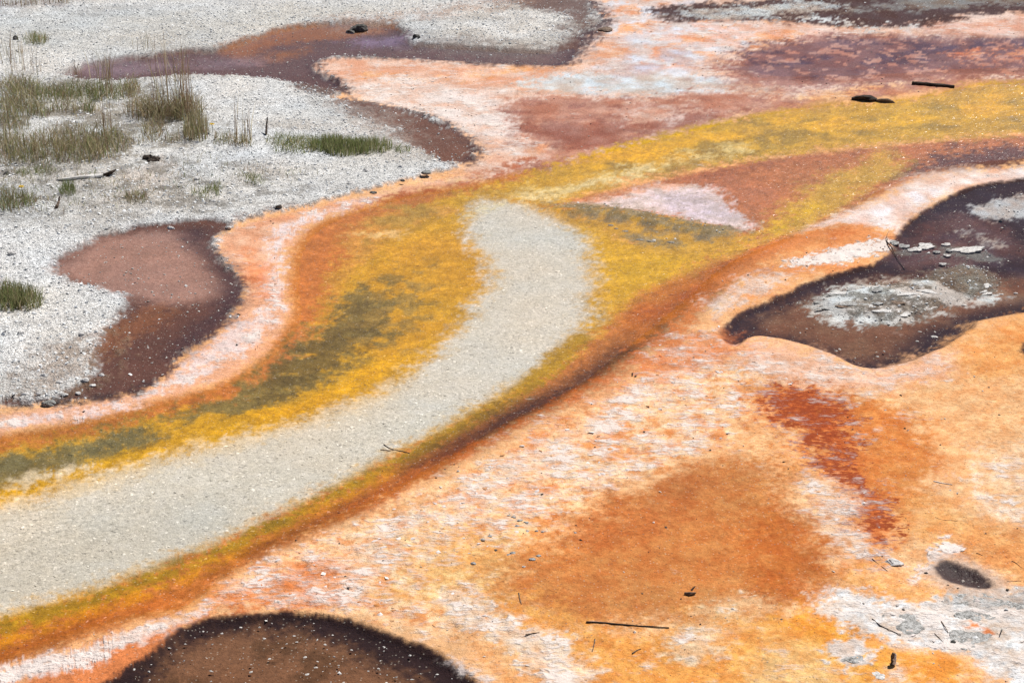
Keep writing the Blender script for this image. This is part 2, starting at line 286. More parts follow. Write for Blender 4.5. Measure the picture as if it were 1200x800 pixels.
area([(955,352),(985,336),(1060,334),(1080,345),(1062,372),(985,370)], (158,152,142), f=.06, w=.06, op=.8, grav=.5, crust=.25)
area([(1140,240),(1170,228),(1300,215),(1300,245),(1200,252),(1160,250)], (212,204,200), f=.04, w=.06, grav=.3, wet=.1, crust=.3)
area([(955,350),(1000,332),(1080,320),(1160,318),(1168,340),(1060,372),(980,370)], (84,66,54), f=.06, w=.06, op=.55, nz=(13,.56,.04,33), grav=.3)
area([(955,350),(1000,332),(1080,325),(1160,335),(1168,345),(1060,372),(980,370)], (216,212,206), f=.06, w=.06, op=.85, nz=(7,.55,.03,34), grav=.2)
for q in ([(985,336),(1015,333),(1053,338)],[(1055,346),(1080,342),(1118,346)],[(1130,349),(1165,345)],[(1040,360),(1056,366),(1064,371)],[(966,367),(1000,371),(1050,372)],[(1085,361),(1110,358)]): line(q, (226,223,218), .018, f=.04, w=.09, op=.9, grav=.25)
line([(1055,292),(1090,288),(1130,290),(1165,298)], (150,142,130), .04, f=.06, w=.1, op=.7, grav=.5)
line([(1130,266),(1150,272),(1165,283)], (206,188,178), .02, f=.04, w=.06, op=.8, crust=.3)
# the orange field on the right
area([(1050,430),(1110,408),(1160,382),(1200,370),(1700,280),(1700,640),(1200,600),(1120,560),(1090,490)], (232,174,120), f=.12, w=.1, crust=.10, wet=.3)
area([(1130,400),(1200,378),(1400,350),(1400,420),(1180,440),(1120,430)], (226,152,82), f=.12, w=.12, op=.8, crust=0)
area([(880,400),(960,412),(1010,432),(1060,430),(1110,410),(1100,440),(1000,460),(900,450),(840,420)], (232,180,148), f=.1, w=.08, crust=.44)
# pale blistered belt along the stream
area([(845,405),(900,450),(880,500),(800,540),(720,570),(640,640),(600,720),(540,740),(470,735),(400,712),(300,712),(240,708),(300,664),(400,622),(500,580),(600,520),(700,470),(765,425),(830,388)], (245,198,150), f=.08, w=.06, crust=.46, wet=.2)
BELT = [(845,405),(900,450),(880,500),(800,540),(720,570),(640,640),(600,720),(540,740),(470,735),(400,712),(300,712),(240,708),(300,664),(400,622),(500,580),(600,520),(700,470),(765,425),(830,388)]
area(BELT, (220,132,66), f=.06, w=.06, op=.75, nz=(17,.57,.05,35))
area(BELT, (226,146,80), f=.06, w=.06, op=.6, nz=(38,.57,.05,36))
line([(860,420),(780,440),(700,490),(620,540),(540,590),(460,625),(400,660)], (238,200,168), .06, f=.1, w=.12, op=.6, crust=.57)
area([(250,690),(320,655),(400,660),(420,700),(380,715),(300,718),(240,712)], (220,132,78), f=.08, w=.08, op=.8, crust=.46, red=.42)
line([(800,392),(760,430),(700,468),(620,520)], (214,128,66), .03, f=.05, w=.05, op=.6, crust=.36)
area([(780,400),(840,385),(870,420),(800,440),(740,450)], (214,122,70), f=.1, w=.1, op=.7, crust=.42, red=.4)
area([(470,640),(560,620),(640,640),(640,690),(560,720),(460,700)], (232,178,108), f=.15, w=.12, op=.7, crust=.33)
# red algal streak
area([(860,452),(940,446),(1010,462),(1080,490),(1085,550),(1060,610),(1020,660),(985,655),(960,600),(930,545),(900,500)], (222,148,84), f=.1, w=.1, crust=.4, red=.42)
area([(885,462),(945,455),(1000,475),(1010,520),(1040,560),(1050,605),(1025,640),(1000,610),(975,560),(940,520)], (206,108,52), f=.10, w=.08, op=.85, crust=.3, red=.64)
area([(892,462),(940,458),(985,475),(1000,505),(990,525),(960,515),(920,490)], (180,84,40), f=.10, w=.10, op=.55, crust=.2, red=.66)
area([(1000,470),(1080,490),(1100,540),(1080,590),(1045,570),(1020,520)], (208,126,62), f=.1, w=.1, op=.9, crust=.1, red=.2)
area([(950,560),(985,570),(1010,640),(990,680),(950,620)], (236,194,158), f=.1, w=.08, op=.75, crust=.60, red=.3)
# brown orange basin
area([(585,690),(620,650),(690,605),(760,566),(840,535),(900,555),(940,610),(960,660),(972,705),(940,712),(880,716),(800,728),(700,745),(620,735)], (200,126,66), f=.12, w=.1, crust=.05, red=.12, wet=.4)
area([(690,610),(760,570),(840,545),(860,570),(780,610),(700,640)], (186,108,54), f=.15, w=.12, op=.75)
area([(880,600),(930,600),(965,690),(960,708),(900,700)], (184,98,34), f=.12, w=.1, op=.75, red=.2)
area([(600,700),(700,745),(830,728),(970,712),(1030,735),(1060,780),(1000,900),(640,900),(600,800),(560,740)], (232,158,78), f=.1, w=.1, crust=.2, wet=.5)
area([(700,760),(760,745),(830,740),(820,780),(760,790)], (210,128,52), f=.1, w=.12, op=.7, red=.1)
area([(780,755),(830,745),(845,760),(810,775)], (234,200,160), f=.08, w=.1, op=.8, crust=.45)
area([(815,712),(850,708),(885,704),(860,716),(825,722)], (234,196,150), f=.05, w=.06, op=.85, crust=.45)
area([(960,705),(1060,770),(1040,820),(960,820),(940,760)], (232,160,56), f=.1, w=.08, op=.7, crust=.05)
area([(880,760),(980,770),(1000,850),(860,850)], (236,190,128), f=.12, w=.12, op=.7, crust=.35)
area([(900,716),(960,730),(990,760),(930,740)], (234,152,46), f=.08, w=.08, op=.8)
# right side
area([(1140,530),(1180,515),(1300,500),(1300,600),(1190,590),(1150,560)], (236,196,156), f=.12, w=.12, op=.7, crust=.46)
line([(1135,570),(1165,590),(1195,612)], (240,214,190), .02, f=.06, w=.1, op=.7, crust=.5)
area([(1060,600),(1120,590),(1200,620),(1300,640),(1300,690),(1200,690),(1120,650)], (226,158,92), f=.15, w=.12, op=.8, crust=.06)
area([(1120,640),(1190,630),(1200,660),(1150,655)], (212,132,72), f=.12, w=.1, op=.6)
area([(1090,648),(1108,632),(1120,640),(1098,662),(1080,676),(1068,684),(1075,668)], (242,226,220), f=.03, w=.05, crust=.75)
area([(1000,680),(1060,690),(1100,700),(1060,715),(1020,700)], (230,156,76), f=.1, w=.08, op=.8, crust=.1)
area([(962,692),(990,690),(1025,702),(1060,715),(1100,706),(1130,692),(1185,688),(1300,695),(1300,820),(1180,800),(1130,770),(1085,770),(1060,752),(1020,742),(985,728),(966,712)], (224,216,211), f=.04, w=.06, crust=.46, wet=.1)
area([(1110,700),(1180,690),(1260,700),(1200,715),(1140,712)], (176,168,162), f=.05, w=.06, op=.8, grav=.3)
area([(1115,740),(1160,735),(1180,752),(1140,758)], (170,164,158), f=.05, w=.06, op=.8, grav=.3)
area([(1060,765),(1130,770),(1125,800),(1060,795)], (230,152,60), f=.04, w=.05, op=.9, crust=0)
line([(1128,729),(1145,735),(1158,739)], (226,130,58), .012, f=.02, w=.03, op=.9, crust=0)
area([(975,755),(1005,752),(1012,770),(990,778)], (216,206,200), f=.03, w=.05, op=.9, crust=.5)
area([(1025,790),(1055,780),(1060,800),(1030,802)], (226,208,194), f=.05, w=.05, op=.7, crust=.45)
area([(512,698),(540,690),(560,705),(600,728),(650,750),(690,790),(720,850),(640,850),(620,800),(580,760),(540,730),(518,722)], (234,200,168), f=.06, w=.07, op=.85, crust=.56)
# small vent pool
VENT = [(1096,662),(1108,655),(1130,660),(1152,670),(1166,684),(1160,689),(1135,686),(1112,680),(1100,674)]
area([(1080,670),(1108,648),(1140,655),(1175,672),(1192,692),(1165,698),(1110,688)], (210,186,170), f=.04, w=.02, op=.8, crust=.1)
vent_sd = area(VENT, (66,46,44), f=.014, w=.01, j=.5, wet=1, crust=0, grav=0)
# pool at the lower left
area([(-300,880),(0,795),(80,770),(160,742),(240,716),(300,712),(215,740),(180,775),(80,830),(-300,950)], (214,128,76), f=.05, w=.05, crust=.15)
area([(-300,890),(0,782),(80,762),(150,738),(232,713),(236,720),(160,752),(80,786),(0,802),(-300,930)], (232,210,200), f=.03, w=.04, j=.5, crust=.55)
LPOOL = [(20,900),(80,835),(130,794),(180,760),(218,731),(258,721),(300,719),(345,715),(400,722),(450,739),(510,764),(560,795),(620,850),(640,950),(60,950)]
lpool_sd = area(LPOOL, (54,34,34), f=.016, w=.012, j=.4, wet=.3, crust=0, red=0, grav=0)
area([(80,880),(160,800),(225,752),(300,738),(360,738),(430,765),(500,800),(560,860),(560,950),(120,950)], (140,98,70), f=.08, w=.05, op=.95, j=.6, grav=.04)
area([(200,800),(260,760),(350,745),(480,800),(500,860),(220,860)], (104,72,48), f=.08, w=.1, op=.8, nz=(8,.52,.06,44))
area([(520,768),(545,772),(580,795),(560,800),(535,785)], (206,190,184), f=.025, w=.03, op=.85, crust=.3)
# dark fleck at the right edge
area([(1196,405),(1215,398),(1215,425),(1197,415)], (70,45,40), f=.02, w=.02)

FIELD = [(850,405),(1000,432),(1110,410),(1200,372),(1700,280),(1700,1100),(640,1100),(560,790),(450,735),(300,715),(240,700),(500,565),(700,462)]
fsd = signed_dist(FIELD); fa = sstep(-.02, .05, -fsd) * (1 - sstep(-.03, .0, -lpool_sd)) * (1 - sstep(-.03, .0, -vent_sd))
mo = noise_field(21.0, 61, 4); mo2 = noise_field(48.0, 62, 3)
m_ = (sstep(.50, .60, mo) * .3 + sstep(.52, .62, mo2) * .3) * fa
COL *= (1 - m_[..., None] * np.array([.10, .30, .48], np.float32))
m_ = (sstep(.50, .38, mo) * .5 + sstep(.48, .36, mo2) * .4) * fa
COL[:] = np.clip(COL * (1 + m_[..., None] * np.array([.12, .28, .42], np.float32)), 0, .8)
# broken clumps of the stream mats
sa = sstep(.0, .08, -stream_sd) * (1 - .8 * sstep(-.05, .06, -grey_sd)); mo = noise_field(24.0, 63, 4); mo2 = noise_field(60.0, 64, 2)
m_ = (sstep(.52, .62, mo) * .55 + sstep(.55, .66, mo2) * .4) * sa
COL *= (1 - m_[..., None] * np.array([.20, .22, .26], np.float32))
m_ = (sstep(.46, .36, mo) * .5 + sstep(.45, .34, mo2) * .5) * sa
COL[:] = np.clip(COL * (1 + m_[..., None] * np.array([.25, .27, .38], np.float32)), 0, .8)
# streaks in the upper flat
ua = sstep(0, .1, stream_sd) * sstep(.0, .1, bank_sd) * sstep(7.2, 8.4, Y); mo = fbm(X * 8, Y * 6.5, 65, 5).astype(np.float32)
m_ = sstep(.5, .62, mo) * ua; COL *= (1 - m_[..., None] * np.array([.06, .18, .25], np.float32))
m_ = sstep(.5, .38, mo) * ua; COL[:] = np.clip(COL * (1 + m_[..., None] * np.array([.08, .22, .34], np.float32)), 0, .8)
# pigments lying under water keep their own strength
sa = sstep(-.02, .06, -stream_sd); lum = COL.mean(2, keepdims=True)
COL[:] = COL * (1 - .10 * sa[..., None]); COL[:] = np.clip(lum * .90 + (COL - lum * .90) * 1.16, .004, .8) * sa[..., None] + COL * (1 - sa[..., None])
for sd_ in (pool_sd, lpool_sd):
    pa = sstep(0, .03, -sd_) * (1 - sstep(-.05, 0, -isle_sd)); COL *= 1 - .22 * pa[..., None]
# ---- broad unevenness of every mat's own pigment
br = 1 + 0.40 * (noise_field(14.0, 40, 4) - .5) * (1 - .7 * sstep(-.05, .06, -grey_sd))
COL *= br[..., None]
hue = noise_field(2.2, 41) - 0.5
COL[..., 0] *= 1 + 0.16 * hue; COL[..., 2] *= 1 - 0.18 * hue

# ---- heights (metres)
bank_h = sstep(-.22, .03, -bank_sd) * 0.020
Z += bank_h * (0.25 + 0.75 * GRAV)
Z += GRAV * (noise_field(30.0, 50, 3) - .5) * 0.012
stream_in = sstep(-.02, .16, -stream_sd)
Z -= 0.016 * stream_in * (1 - sstep(-.05, .05, -bar_sd))
def sink(sd, depth, soft): Z[:] -= depth * sstep(-.01, soft, -sd)
sink(pool_sd, .022, .05); sink(lpool_sd, .02, .05); sink(vent_sd, .022, .06); sink(chan_sd, .022, .10); sink(pool_purple, .010, .15)
Z += 0.024 * sstep(0, .12, -isle_sd) + 0.02 * sstep(0, .12, -isle_sd) * (noise_field(9.0, 55, 3) - .5)
Z += (noise_field(1.3, 51) - .5) * 0.012 * sstep(0, .3, stream_sd) * (1 - sstep(0,.1,-pool_sd)) * (1 - sstep(0,.1,-lpool_sd)) * (1 - sstep(0,.1,-chan_sd)) * (1 - sstep(0,.1,-pool_purple))
cr = np.clip(CRUST * 1.6, 0, 1)
Z += cr * ((noise_field(22.0, 52, 3) - .5) * 0.016 + np.abs(noise_field(11.0, 53, 3) - .5) * -0.012)
Z += (noise_field(60.0, 54, 2) - .5) * 0.003
farfade = sstep(16, 40, Y)
Z *= 1 - farfade

def index_of(x, y):
    i = np.searchsorted(D, y); u = x / np.maximum(y, .01); j = np.searchsorted(U, u)
    return np.clip(i, 1, NR - 1), np.clip(j, 1, NC - 1)
def height_at(x, y):
    i, j = index_of(np.asarray(x), np.asarray(y)); return Z[i, j]
def P(px, py, lift=0.0):
    x, y = ground_point(px, py); z = float(height_at(x, y))
    x, y = ground_point(px, py, z); return Vector((x, y, z + lift))

# ------------------------------------------------------------------ node helpers and materials
def new_mat(name):
    m = bpy.data.materials.new(name); m.use_nodes = True
    nt = m.node_tree; nt.nodes.clear()
    out = nt.nodes.new('ShaderNodeOutputMaterial'); return m, nt, out
class NT:
    def __init__(s, nt): s.nt = nt
    def n(s, t, **kw):
        q = s.nt.nodes.new(t)
        for k, v in kw.items(): setattr(q, k, v)
        return q
    def put(s, sock, v):
        if isinstance(v, bpy.types.NodeSocket): s.nt.links.new(v, sock)
        elif isinstance(v, (tuple, list)) and len(v) == 3 and sock.type == 'RGBA': sock.default_value = (*v, 1)
        else: sock.default_value = v
    def math(s, op, a, b=0.0, c=None, clamp=False):
        q = s.n('ShaderNodeMath', operation=op, use_clamp=clamp); s.put(q.inputs[0], a); s.put(q.inputs[1], b)
        if c is not None: s.put(q.inputs[2], c)
        return q.outputs[0]
    def step(s, a, b, v):
        q = s.n('ShaderNodeMapRange', interpolation_type='SMOOTHSTEP'); s.put(q.inputs['Value'], v)
        q.inputs['From Min'].default_value = a; q.inputs['From Max'].default_value = b; return q.outputs[0]
    def mix(s, f, a, b, mode='MIX'):
        q = s.n('ShaderNodeMix', data_type='RGBA', blend_type=mode); s.put(q.inputs[0], f); s.put(q.inputs[6], a); s.put(q.inputs[7], b); return q.outputs[2]
    def noise(s, vec, scale, detail=4, rough=.55, dist=0):
        q = s.n('ShaderNodeTexNoise'); s.put(q.inputs['Vector'], vec); q.inputs['Scale'].default_value = scale
        q.inputs['Detail'].default_value = detail; q.inputs['Roughness'].default_value = rough; q.inputs['Distortion'].default_value = dist; return q.outputs[0]
    def voro(s, vec, scale, feature='F1'):
        q = s.n('ShaderNodeTexVoronoi', feature=feature); s.put(q.inputs['Vector'], vec); q.inputs['Scale'].default_value = scale; return q

def ground_material():
    m, nt, out = new_mat('spring_ground'); h = NT(nt)
    pos = h.n('ShaderNodeNewGeometry').outputs['Position']
    ac = h.n('ShaderNodeAttribute', attribute_name='Pigment').outputs['Color']
    ap = h.n('ShaderNodeAttribute', attribute_name='Makeup')
    sep = h.n('ShaderNodeSeparateColor'); nt.links.new(ap.outputs['Color'], sep.inputs[0])
    grav, wet, crust = sep.outputs[0], sep.outputs[1], sep.outputs[2]; red = ap.outputs['Alpha']
    n_big = h.noise(pos, 16, 5, .6); n_mid = h.noise(pos, 55, 5, .62); n_fine = h.noise(pos, 210, 3, .6)
    # grain of the mats
    k = h.math('MULTIPLY_ADD', h.math('SUBTRACT', n_mid, .5), h.math('MULTIPLY_ADD', h.noise(pos, 2.3, 2), 2.6, -.35), 1.02)
    k = h.math('MULTIPLY', k, h.math('MULTIPLY_ADD', h.math('SUBTRACT', n_fine, .5), .95, 1.02))
    grey = h.n('ShaderNodeCombineColor'); [nt.links.new(k, grey.inputs[i]) for i in range(3)]
    col = h.mix(1.0, ac, grey.outputs[0], 'MULTIPLY')
    # specks of paler and darker debris lying in the mat; pale ones also paint stream sparkle
    vs_ = h.voro(pos, 95); rnd = h.n('ShaderNodeSeparateColor'); nt.links.new(vs_.outputs['Color'], rnd.inputs[0])
    near_c = h.step(.34, .22, vs_.outputs['Distance'])
    pale = h.math('MULTIPLY', near_c, h.step(.80, .86, rnd.outputs[0]))
    dark = h.math('MULTIPLY', near_c, h.step(.88, .93, rnd.outputs[1]))
    col = h.mix(h.math('MULTIPLY', pale, .5), col, h.mix(.45, ac, (.72, .66, .55)))
    col = h.mix(h.math('MULTIPLY', dark, .55), col, (.07, .04, .03))
    st_ = h.n('ShaderNodeMapping'); nt.links.new(pos, st_.inputs[0]); st_.inputs['Scale'].default_value = (.5, 1.0, 1.0)
    s_big = h.noise(st_.outputs[0], 19, 5, .6); s_mid = h.noise(st_.outputs[0], 62, 5, .62)
    # red algae
    t = h.math('ADD', red, h.math('ADD', h.math('MULTIPLY', h.math('SUBTRACT', s_big, .5), 1.0), h.math('MULTIPLY', h.math('SUBTRACT', s_mid, .5), 1.4)))
    redm = h.math('ADD', h.math('MULTIPLY', h.step(.36, .62, t), .45), h.math('MULTIPLY', h.step(.50, .58, t), .55))
    col = h.mix(h.math('MULTIPLY', redm, .92), col, (.27, .048, .013))
    # white crust blisters
    n_wide = h.noise(pos, 6.5, 4, .6)
    t = h.math('ADD', crust, h.math('ADD', h.math('MULTIPLY', h.math('SUBTRACT', n_wide, .5), 1.1), h.math('ADD', h.math('MULTIPLY', h.math('SUBTRACT', s_big, .5), .9), h.math('MULTIPLY', h.math('SUBTRACT', s_mid, .5), .7))))
    cm = h.math('ADD', h.math('MULTIPLY', h.step(.30, .68, t), .72), h.math('MULTIPLY', h.step(.54, .62, t), .28))
    col = h.mix(h.math('MULTIPLY', cm, .88), col, (.73, .645, .595))
    pit = h.math('MULTIPLY', h.math('MULTIPLY', cm, h.step(.2, .1, h.voro(pos, 34).outputs['Distance'])), h.step(.5, .6, n_big))
    col = h.mix(h.math('MULTIPLY', pit, .8), col, (.16, .09, .06))
    # gravel
    vg = h.voro(pos, 130); gs = h.n('ShaderNodeSeparateColor'); nt.links.new(vg.outputs['Color'], gs.inputs[0])
    gv = h.math('MULTIPLY_ADD', gs.outputs[0], .85, .62); gv = h.math('MULTIPLY', gv, h.math('MULTIPLY_ADD', n_big, .5, .74))
    gcc = h.n('ShaderNodeCombineColor'); [nt.links.new(gv, gcc.inputs[i]) for i in range(3)]
    gcol = h.mix(1.0, ac, gcc.outputs[0], 'MULTIPLY')
    gap_shade = h.step(.42, .8, vg.outputs['Distance'])
    gcol = h.mix(h.math('MULTIPLY', gap_shade, .52), gcol, (.17, .165, .16))  # shade between the chips painted in as dark cell borders
    gm = h.step(.15, .6, h.math('ADD', grav, h.math('MULTIPLY', h.math('SUBTRACT', n_mid, .5), .9)))
    gm = h.math('MULTIPLY', gm, h.step(.02, .12, grav))
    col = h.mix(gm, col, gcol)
    # relief
    bh = h.math('ADD', h.math('MULTIPLY', n_mid, .007), h.math('MULTIPLY', n_fine, .0035))
    bh = h.math('ADD', bh, h.math('MULTIPLY', cm, .006))
    bh = h.math('ADD', bh, h.math('MULTIPLY', gm, h.math('MULTIPLY', h.math('SUBTRACT', 1.0, vg.outputs['Distance']), .008)))
    bump = h.n('ShaderNodeBump'); nt.links.new(bh, bump.inputs['Height']); bump.inputs['Distance'].default_value = 1.0
    bump.inputs['Strength'].default_value = .82
    b = h.n('ShaderNodeBsdfPrincipled'); nt.links.new(col, b.inputs['Base Color']); nt.links.new(bump.outputs[0], b.inputs['Normal'])
    rough = h.math('SUBTRACT', .95, h.math('MULTIPLY', wet, .45)); rough = h.math('MAXIMUM', rough, h.math('MULTIPLY', cm, .8))
    nt.links.new(rough, b.inputs['Roughness'])
    nt.links.new(h.math('MULTIPLY_ADD', wet, .12, .06), b.inputs['Specular IOR Level'])
    nt.links.new(b.outputs[0], out.inputs[0]); return m
def water_material(name, bump_scale, strength, rough, detail=3, ior=1.333):
    m, nt, out = new_mat(name); h = NT(nt)
    pos = h.n('ShaderNodeNewGeometry').outputs['Position']
    mp = h.n('ShaderNodeMapping'); nt.links.new(pos, mp.inputs[0]); mp.inputs['Scale'].default_value = (1.0, 1.5, 1); mp.inputs['Rotation'].default_value = (0, 0, .5)
    hgt = h.math('ADD', h.noise(mp.outputs[0], bump_scale, detail, .6, .6), h.math('MULTIPLY', h.noise(mp.outputs[0], bump_scale * .22, 2), 1.5))
    bump = h.n('ShaderNodeBump'); nt.links.new(hgt, bump.inputs['Height']); bump.inputs['Distance'].default_value = .01; bump.inputs['Strength'].default_value = strength
    fr = h.n('ShaderNodeFresnel'); fr.inputs['IOR'].default_value = ior; 
    tr = h.n('ShaderNodeBsdfTransparent'); gl = h.n('ShaderNodeBsdfGlossy'); gl.inputs['Roughness'].default_value = rough; nt.links.new(bump.outputs[0], gl.inputs['Normal'])
    mx = h.n('ShaderNodeMixShader'); nt.links.new(fr.outputs[0], mx.inputs[0]); nt.links.new(tr.outputs[0], mx.inputs[1]); nt.links.new(gl.outputs[0], mx.inputs[2])
    nt.links.new(mx.outputs[0], out.inputs[0]); return m
def attr_material(name, rough=.9, vary=40, spec=.2, trans=0.0):
    m, nt, out = new_mat(name); h = NT(nt)
    ac = h.n('ShaderNodeAttribute', attribute_name='Pigment').outputs['Color']
    pos = h.n('ShaderNodeNewGeometry').outputs['Position']
    n = h.noise(pos, vary, 3); k = h.math('MULTIPLY_ADD', n, .7, .65)
    g = h.n('ShaderNodeCombineColor'); [nt.links.new(k, g.inputs[i]) for i in range(3)]
    b = h.n('ShaderNodeBsdfPrincipled'); nt.links.new(h.mix(1, ac, g.outputs[0], 'MULTIPLY'), b.inputs['Base Color'])
    b.inputs['Roughness'].default_value = rough; b.inputs['Specular IOR Level'].default_value = spec
    if trans:
        tl = h.n('ShaderNodeBsdfTranslucent'); nt.links.new(ac, tl.inputs[0]); mx = h.n('ShaderNodeMixShader'); mx.inputs[0].default_value = trans
        nt.links.new(b.outputs[0], mx.inputs[1]); nt.links.new(tl.outputs[0], mx.inputs[2]); nt.links.new(mx.outputs[0], out.inputs[0])
    else: nt.links.new(b.outputs[0], out.inputs[0])
    return m
def solid_material(name, c1, c2, scale, bump=.004, rough=.9, stretch=(1, 1, 1)):
    m, nt, out = new_mat(name); h = NT(nt)
    tc = h.n('ShaderNodeTexCoord').outputs['Object']; mp = h.n('ShaderNodeMapping'); nt.links.new(tc, mp.inputs[0]); mp.inputs['Scale'].default_value = stretch
    n = h.noise(mp.outputs[0], scale, 5, .65); n2 = h.noise(mp.outputs[0], scale * 4, 3)
    t = h.step(.36, .64, h.math('ADD', h.math('MULTIPLY', n, .7), h.math('MULTIPLY', n2, .3)))
    b = h.n('ShaderNodeBsdfPrincipled'); nt.links.new(h.mix(t, c1, c2), b.inputs['Base Color']); b.inputs['Roughness'].default_value = rough; b.inputs['Specular IOR Level'].default_value = .25
    bp = h.n('ShaderNodeBump'); nt.links.new(n2, bp.inputs['Height']); bp.inputs['Distance'].default_value = bump; bp.inputs['Strength'].default_value = .8
    nt.links.new(bp.outputs[0], b.inputs['Normal']); nt.links.new(b.outputs[0], out.inputs[0]); return m
M_GROUND = ground_material()
M_STREAM = water_material('stream_water', 46, .42, .24, 2, 1.2)
M_STILL = water_material('still_water', 30, .10, .04, 3, 1.15)
M_CHIP = attr_material('sinter_chips')
M_BLADE = attr_material('grass_blades', .6, 60, .2, .5)
M_DARKWOOD = solid_material('weathered_dark_wood', (.016, .011, .008), (.075, .05, .035), 60, .003, .85, (.25, 1, 1))
M_TWIG = solid_material('dry_twig', (.06, .042, .03), (.22, .15, .10), 60, .002, .9, (.25, 1, 1))
M_PALEWOOD = solid_material('bleached_wood', (.52, .49, .46), (.80, .77, .73), 40, .003, .9, (.2, 1, 1))
M_GREYSTONE = solid_material('grey_stone', (.13, .13, .12), (.33, .33, .31), 55, .004, .9)
M_DARKSTONE = solid_material('dark_stone', (.035, .032, .028), (.17, .16, .145), 45, .006, .85)
M_PALESTONE = solid_material('pale_sinter', (.42, .40, .38), (.76, .73, .70), 60, .004, .95)
M_CRUST = solid_material('grey_sinter_crust', (.20, .19, .175), (.56, .55, .53), 60, .008, .95)
M_BARCRUST = solid_material('brown_grey_crust', (.13, .105, .075), (.36, .32, .26), 50, .006, .95)
M_BROWNSTONE = solid_material('brown_stone', (.12, .08, .055), (.28, .20, .15), 40, .005, .9)

coll = scene.collection
def tag(o, label=None, cat=None, group=None, kind=None):
    for k, v in (('label', label), ('category', cat), ('group', group), ('kind', kind)):
        if v: o[k] = v
    return o
def mesh_obj(name, verts, faces, mat, parent=None, smooth=False):
    me = bpy.data.meshes.new(name)
    me.from_pydata([tuple(v) for v in verts], [], [tuple(f) for f in faces]); me.update()
    if smooth: me.polygons.foreach_set('use_smooth', [True] * len(me.polygons))
    me.materials.append(mat); o = bpy.data.objects.new(name, me); coll.objects.link(o)
    if parent: o.parent = parent
    return o
def array_mesh(name, V, F, mat, smooth=False, cols=None, pars=None):
    """big mesh from numpy arrays; F is (n,3) or (n,4)"""
    me = bpy.data.meshes.new(name); k = F.shape[1]
    me.vertices.add(len(V)); me.vertices.foreach_set('co', np.ascontiguousarray(V, np.float32).ravel())
    me.loops.add(F.size); me.loops.foreach_set('vertex_index', np.ascontiguousarray(F, np.int32).ravel())
    me.polygons.add(len(F)); me.polygons.foreach_set('loop_start', np.arange(0, F.size, k, dtype=np.int32))
    me.update(calc_edges=True); me.polygons.foreach_set('use_smooth', np.full(len(F), smooth))
    if cols is not None:
        a = me.color_attributes.new('Pigment', 'FLOAT_COLOR', 'POINT')
        a.data.foreach_set('color', np.ascontiguousarray(np.c_[cols, np.ones(len(cols))], np.float32).ravel())
    if pars is not None:
        a = me.color_attributes.new('Makeup', 'FLOAT_COLOR', 'POINT'); a.data.foreach_set('color', np.ascontiguousarray(pars, np.float32).ravel())
    me.materials.append(mat); me.validate()
    o = bpy.data.objects.new(name, me); coll.objects.link(o); return o

# ------------------------------------------------------------------ ground pieces cut from the one sheet
idx = np.arange(NR * NC).reshape(NR, NC)
quads = np.stack([idx[:-1, :-1], idx[:-1, 1:], idx[1:, 1:], idx[1:, :-1]], -1).reshape(-1, 4)
def cell(F): return ((F[:-1, :-1] + F[1:, 1:]) * .5).ravel()
region = np.zeros(len(quads), int)
region[cell(stream_sd) < 0] = 1
region[cell(bank_sd) < 0] = 2
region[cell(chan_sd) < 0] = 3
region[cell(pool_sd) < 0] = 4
region[cell(lpool_sd) < 0] = 5
region[cell(vent_sd) < 0] = 6
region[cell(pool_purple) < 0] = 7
VG = np.stack([X, Y, Z], -1).reshape(-1, 3); CG = COL.reshape(-1, 3)
PG = np.stack([GRAV, WET, CRUST, RED], -1).reshape(-1, 4)
pieces = ['ground', 'stream_bed', 'gravel_bank', 'channel_bed', 'pool_bed', 'pool_bed', 'pool_bed', 'pool_bed']
plabels = [('orange and pink microbial mat flat with white crust around the stream', 'ground'),
           ('yellow, olive and pale grey bed under the winding stream', 'stream bed'),
           ('white sinter gravel bank with brown wet edges and grass', 'gravel bank'),
           ('brown bed of the narrow inlet running into the gravel bank', 'channel bed'),
           ('dark brown bed of the pool around the grey crust islet', 'pool bed'),
           ('brown bed of the dark pool with white specks beside the white crust strip', 'pool bed'),
           ('black bed of the tiny oval vent pool', 'pool bed'),
           ('brown bed with painted purple sky tint in the shallow pool behind the dark log', 'pool bed')]
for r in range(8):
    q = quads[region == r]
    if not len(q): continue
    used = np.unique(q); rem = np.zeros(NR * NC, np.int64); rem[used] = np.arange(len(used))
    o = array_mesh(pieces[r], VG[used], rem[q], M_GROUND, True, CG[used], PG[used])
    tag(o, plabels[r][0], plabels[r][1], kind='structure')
# water sheets
def water_sheet(name, outline_px, z, mat, label, sub=3):
    C = catmull(outline_px, True, sub)
    bm = bmesh.new(); vs_ = [bm.verts.new((*ground_point(max(-900, min(2100, p[0])), max(-230, p[1]), z), z)) for p in C]
    f = bm.faces.new(vs_); bmesh.ops.triangulate(bm, faces=[f])
    if sum(q.normal.z for q in bm.faces) < 0: bmesh.ops.reverse_faces(bm, faces=bm.faces[:])
    me = bpy.data.meshes.new(name); bm.to_mesh(me); bm.free(); me.materials.append(mat)
    o = bpy.data.objects.new(name, me); coll.objects.link(o); return tag(o, label, 'water', kind='structure')
water_sheet('stream', STREAM, -0.0065, M_STREAM, 'clear shallow stream winding over yellow and grey mats')
water_sheet('pool', POOL, -0.012, M_STILL, 'still dark water around the grey crust islet')
water_sheet('pool', LPOOL, -0.011, M_STILL, 'still brown water with white specks beside the white crust strip')
water_sheet('pool', VENT, -0.012, M_STILL, 'small oval black water hole beside white crust')
water_sheet('inlet', CHAN, -0.004, M_STILL, 'narrow purple water inlet running into the gravel bank')
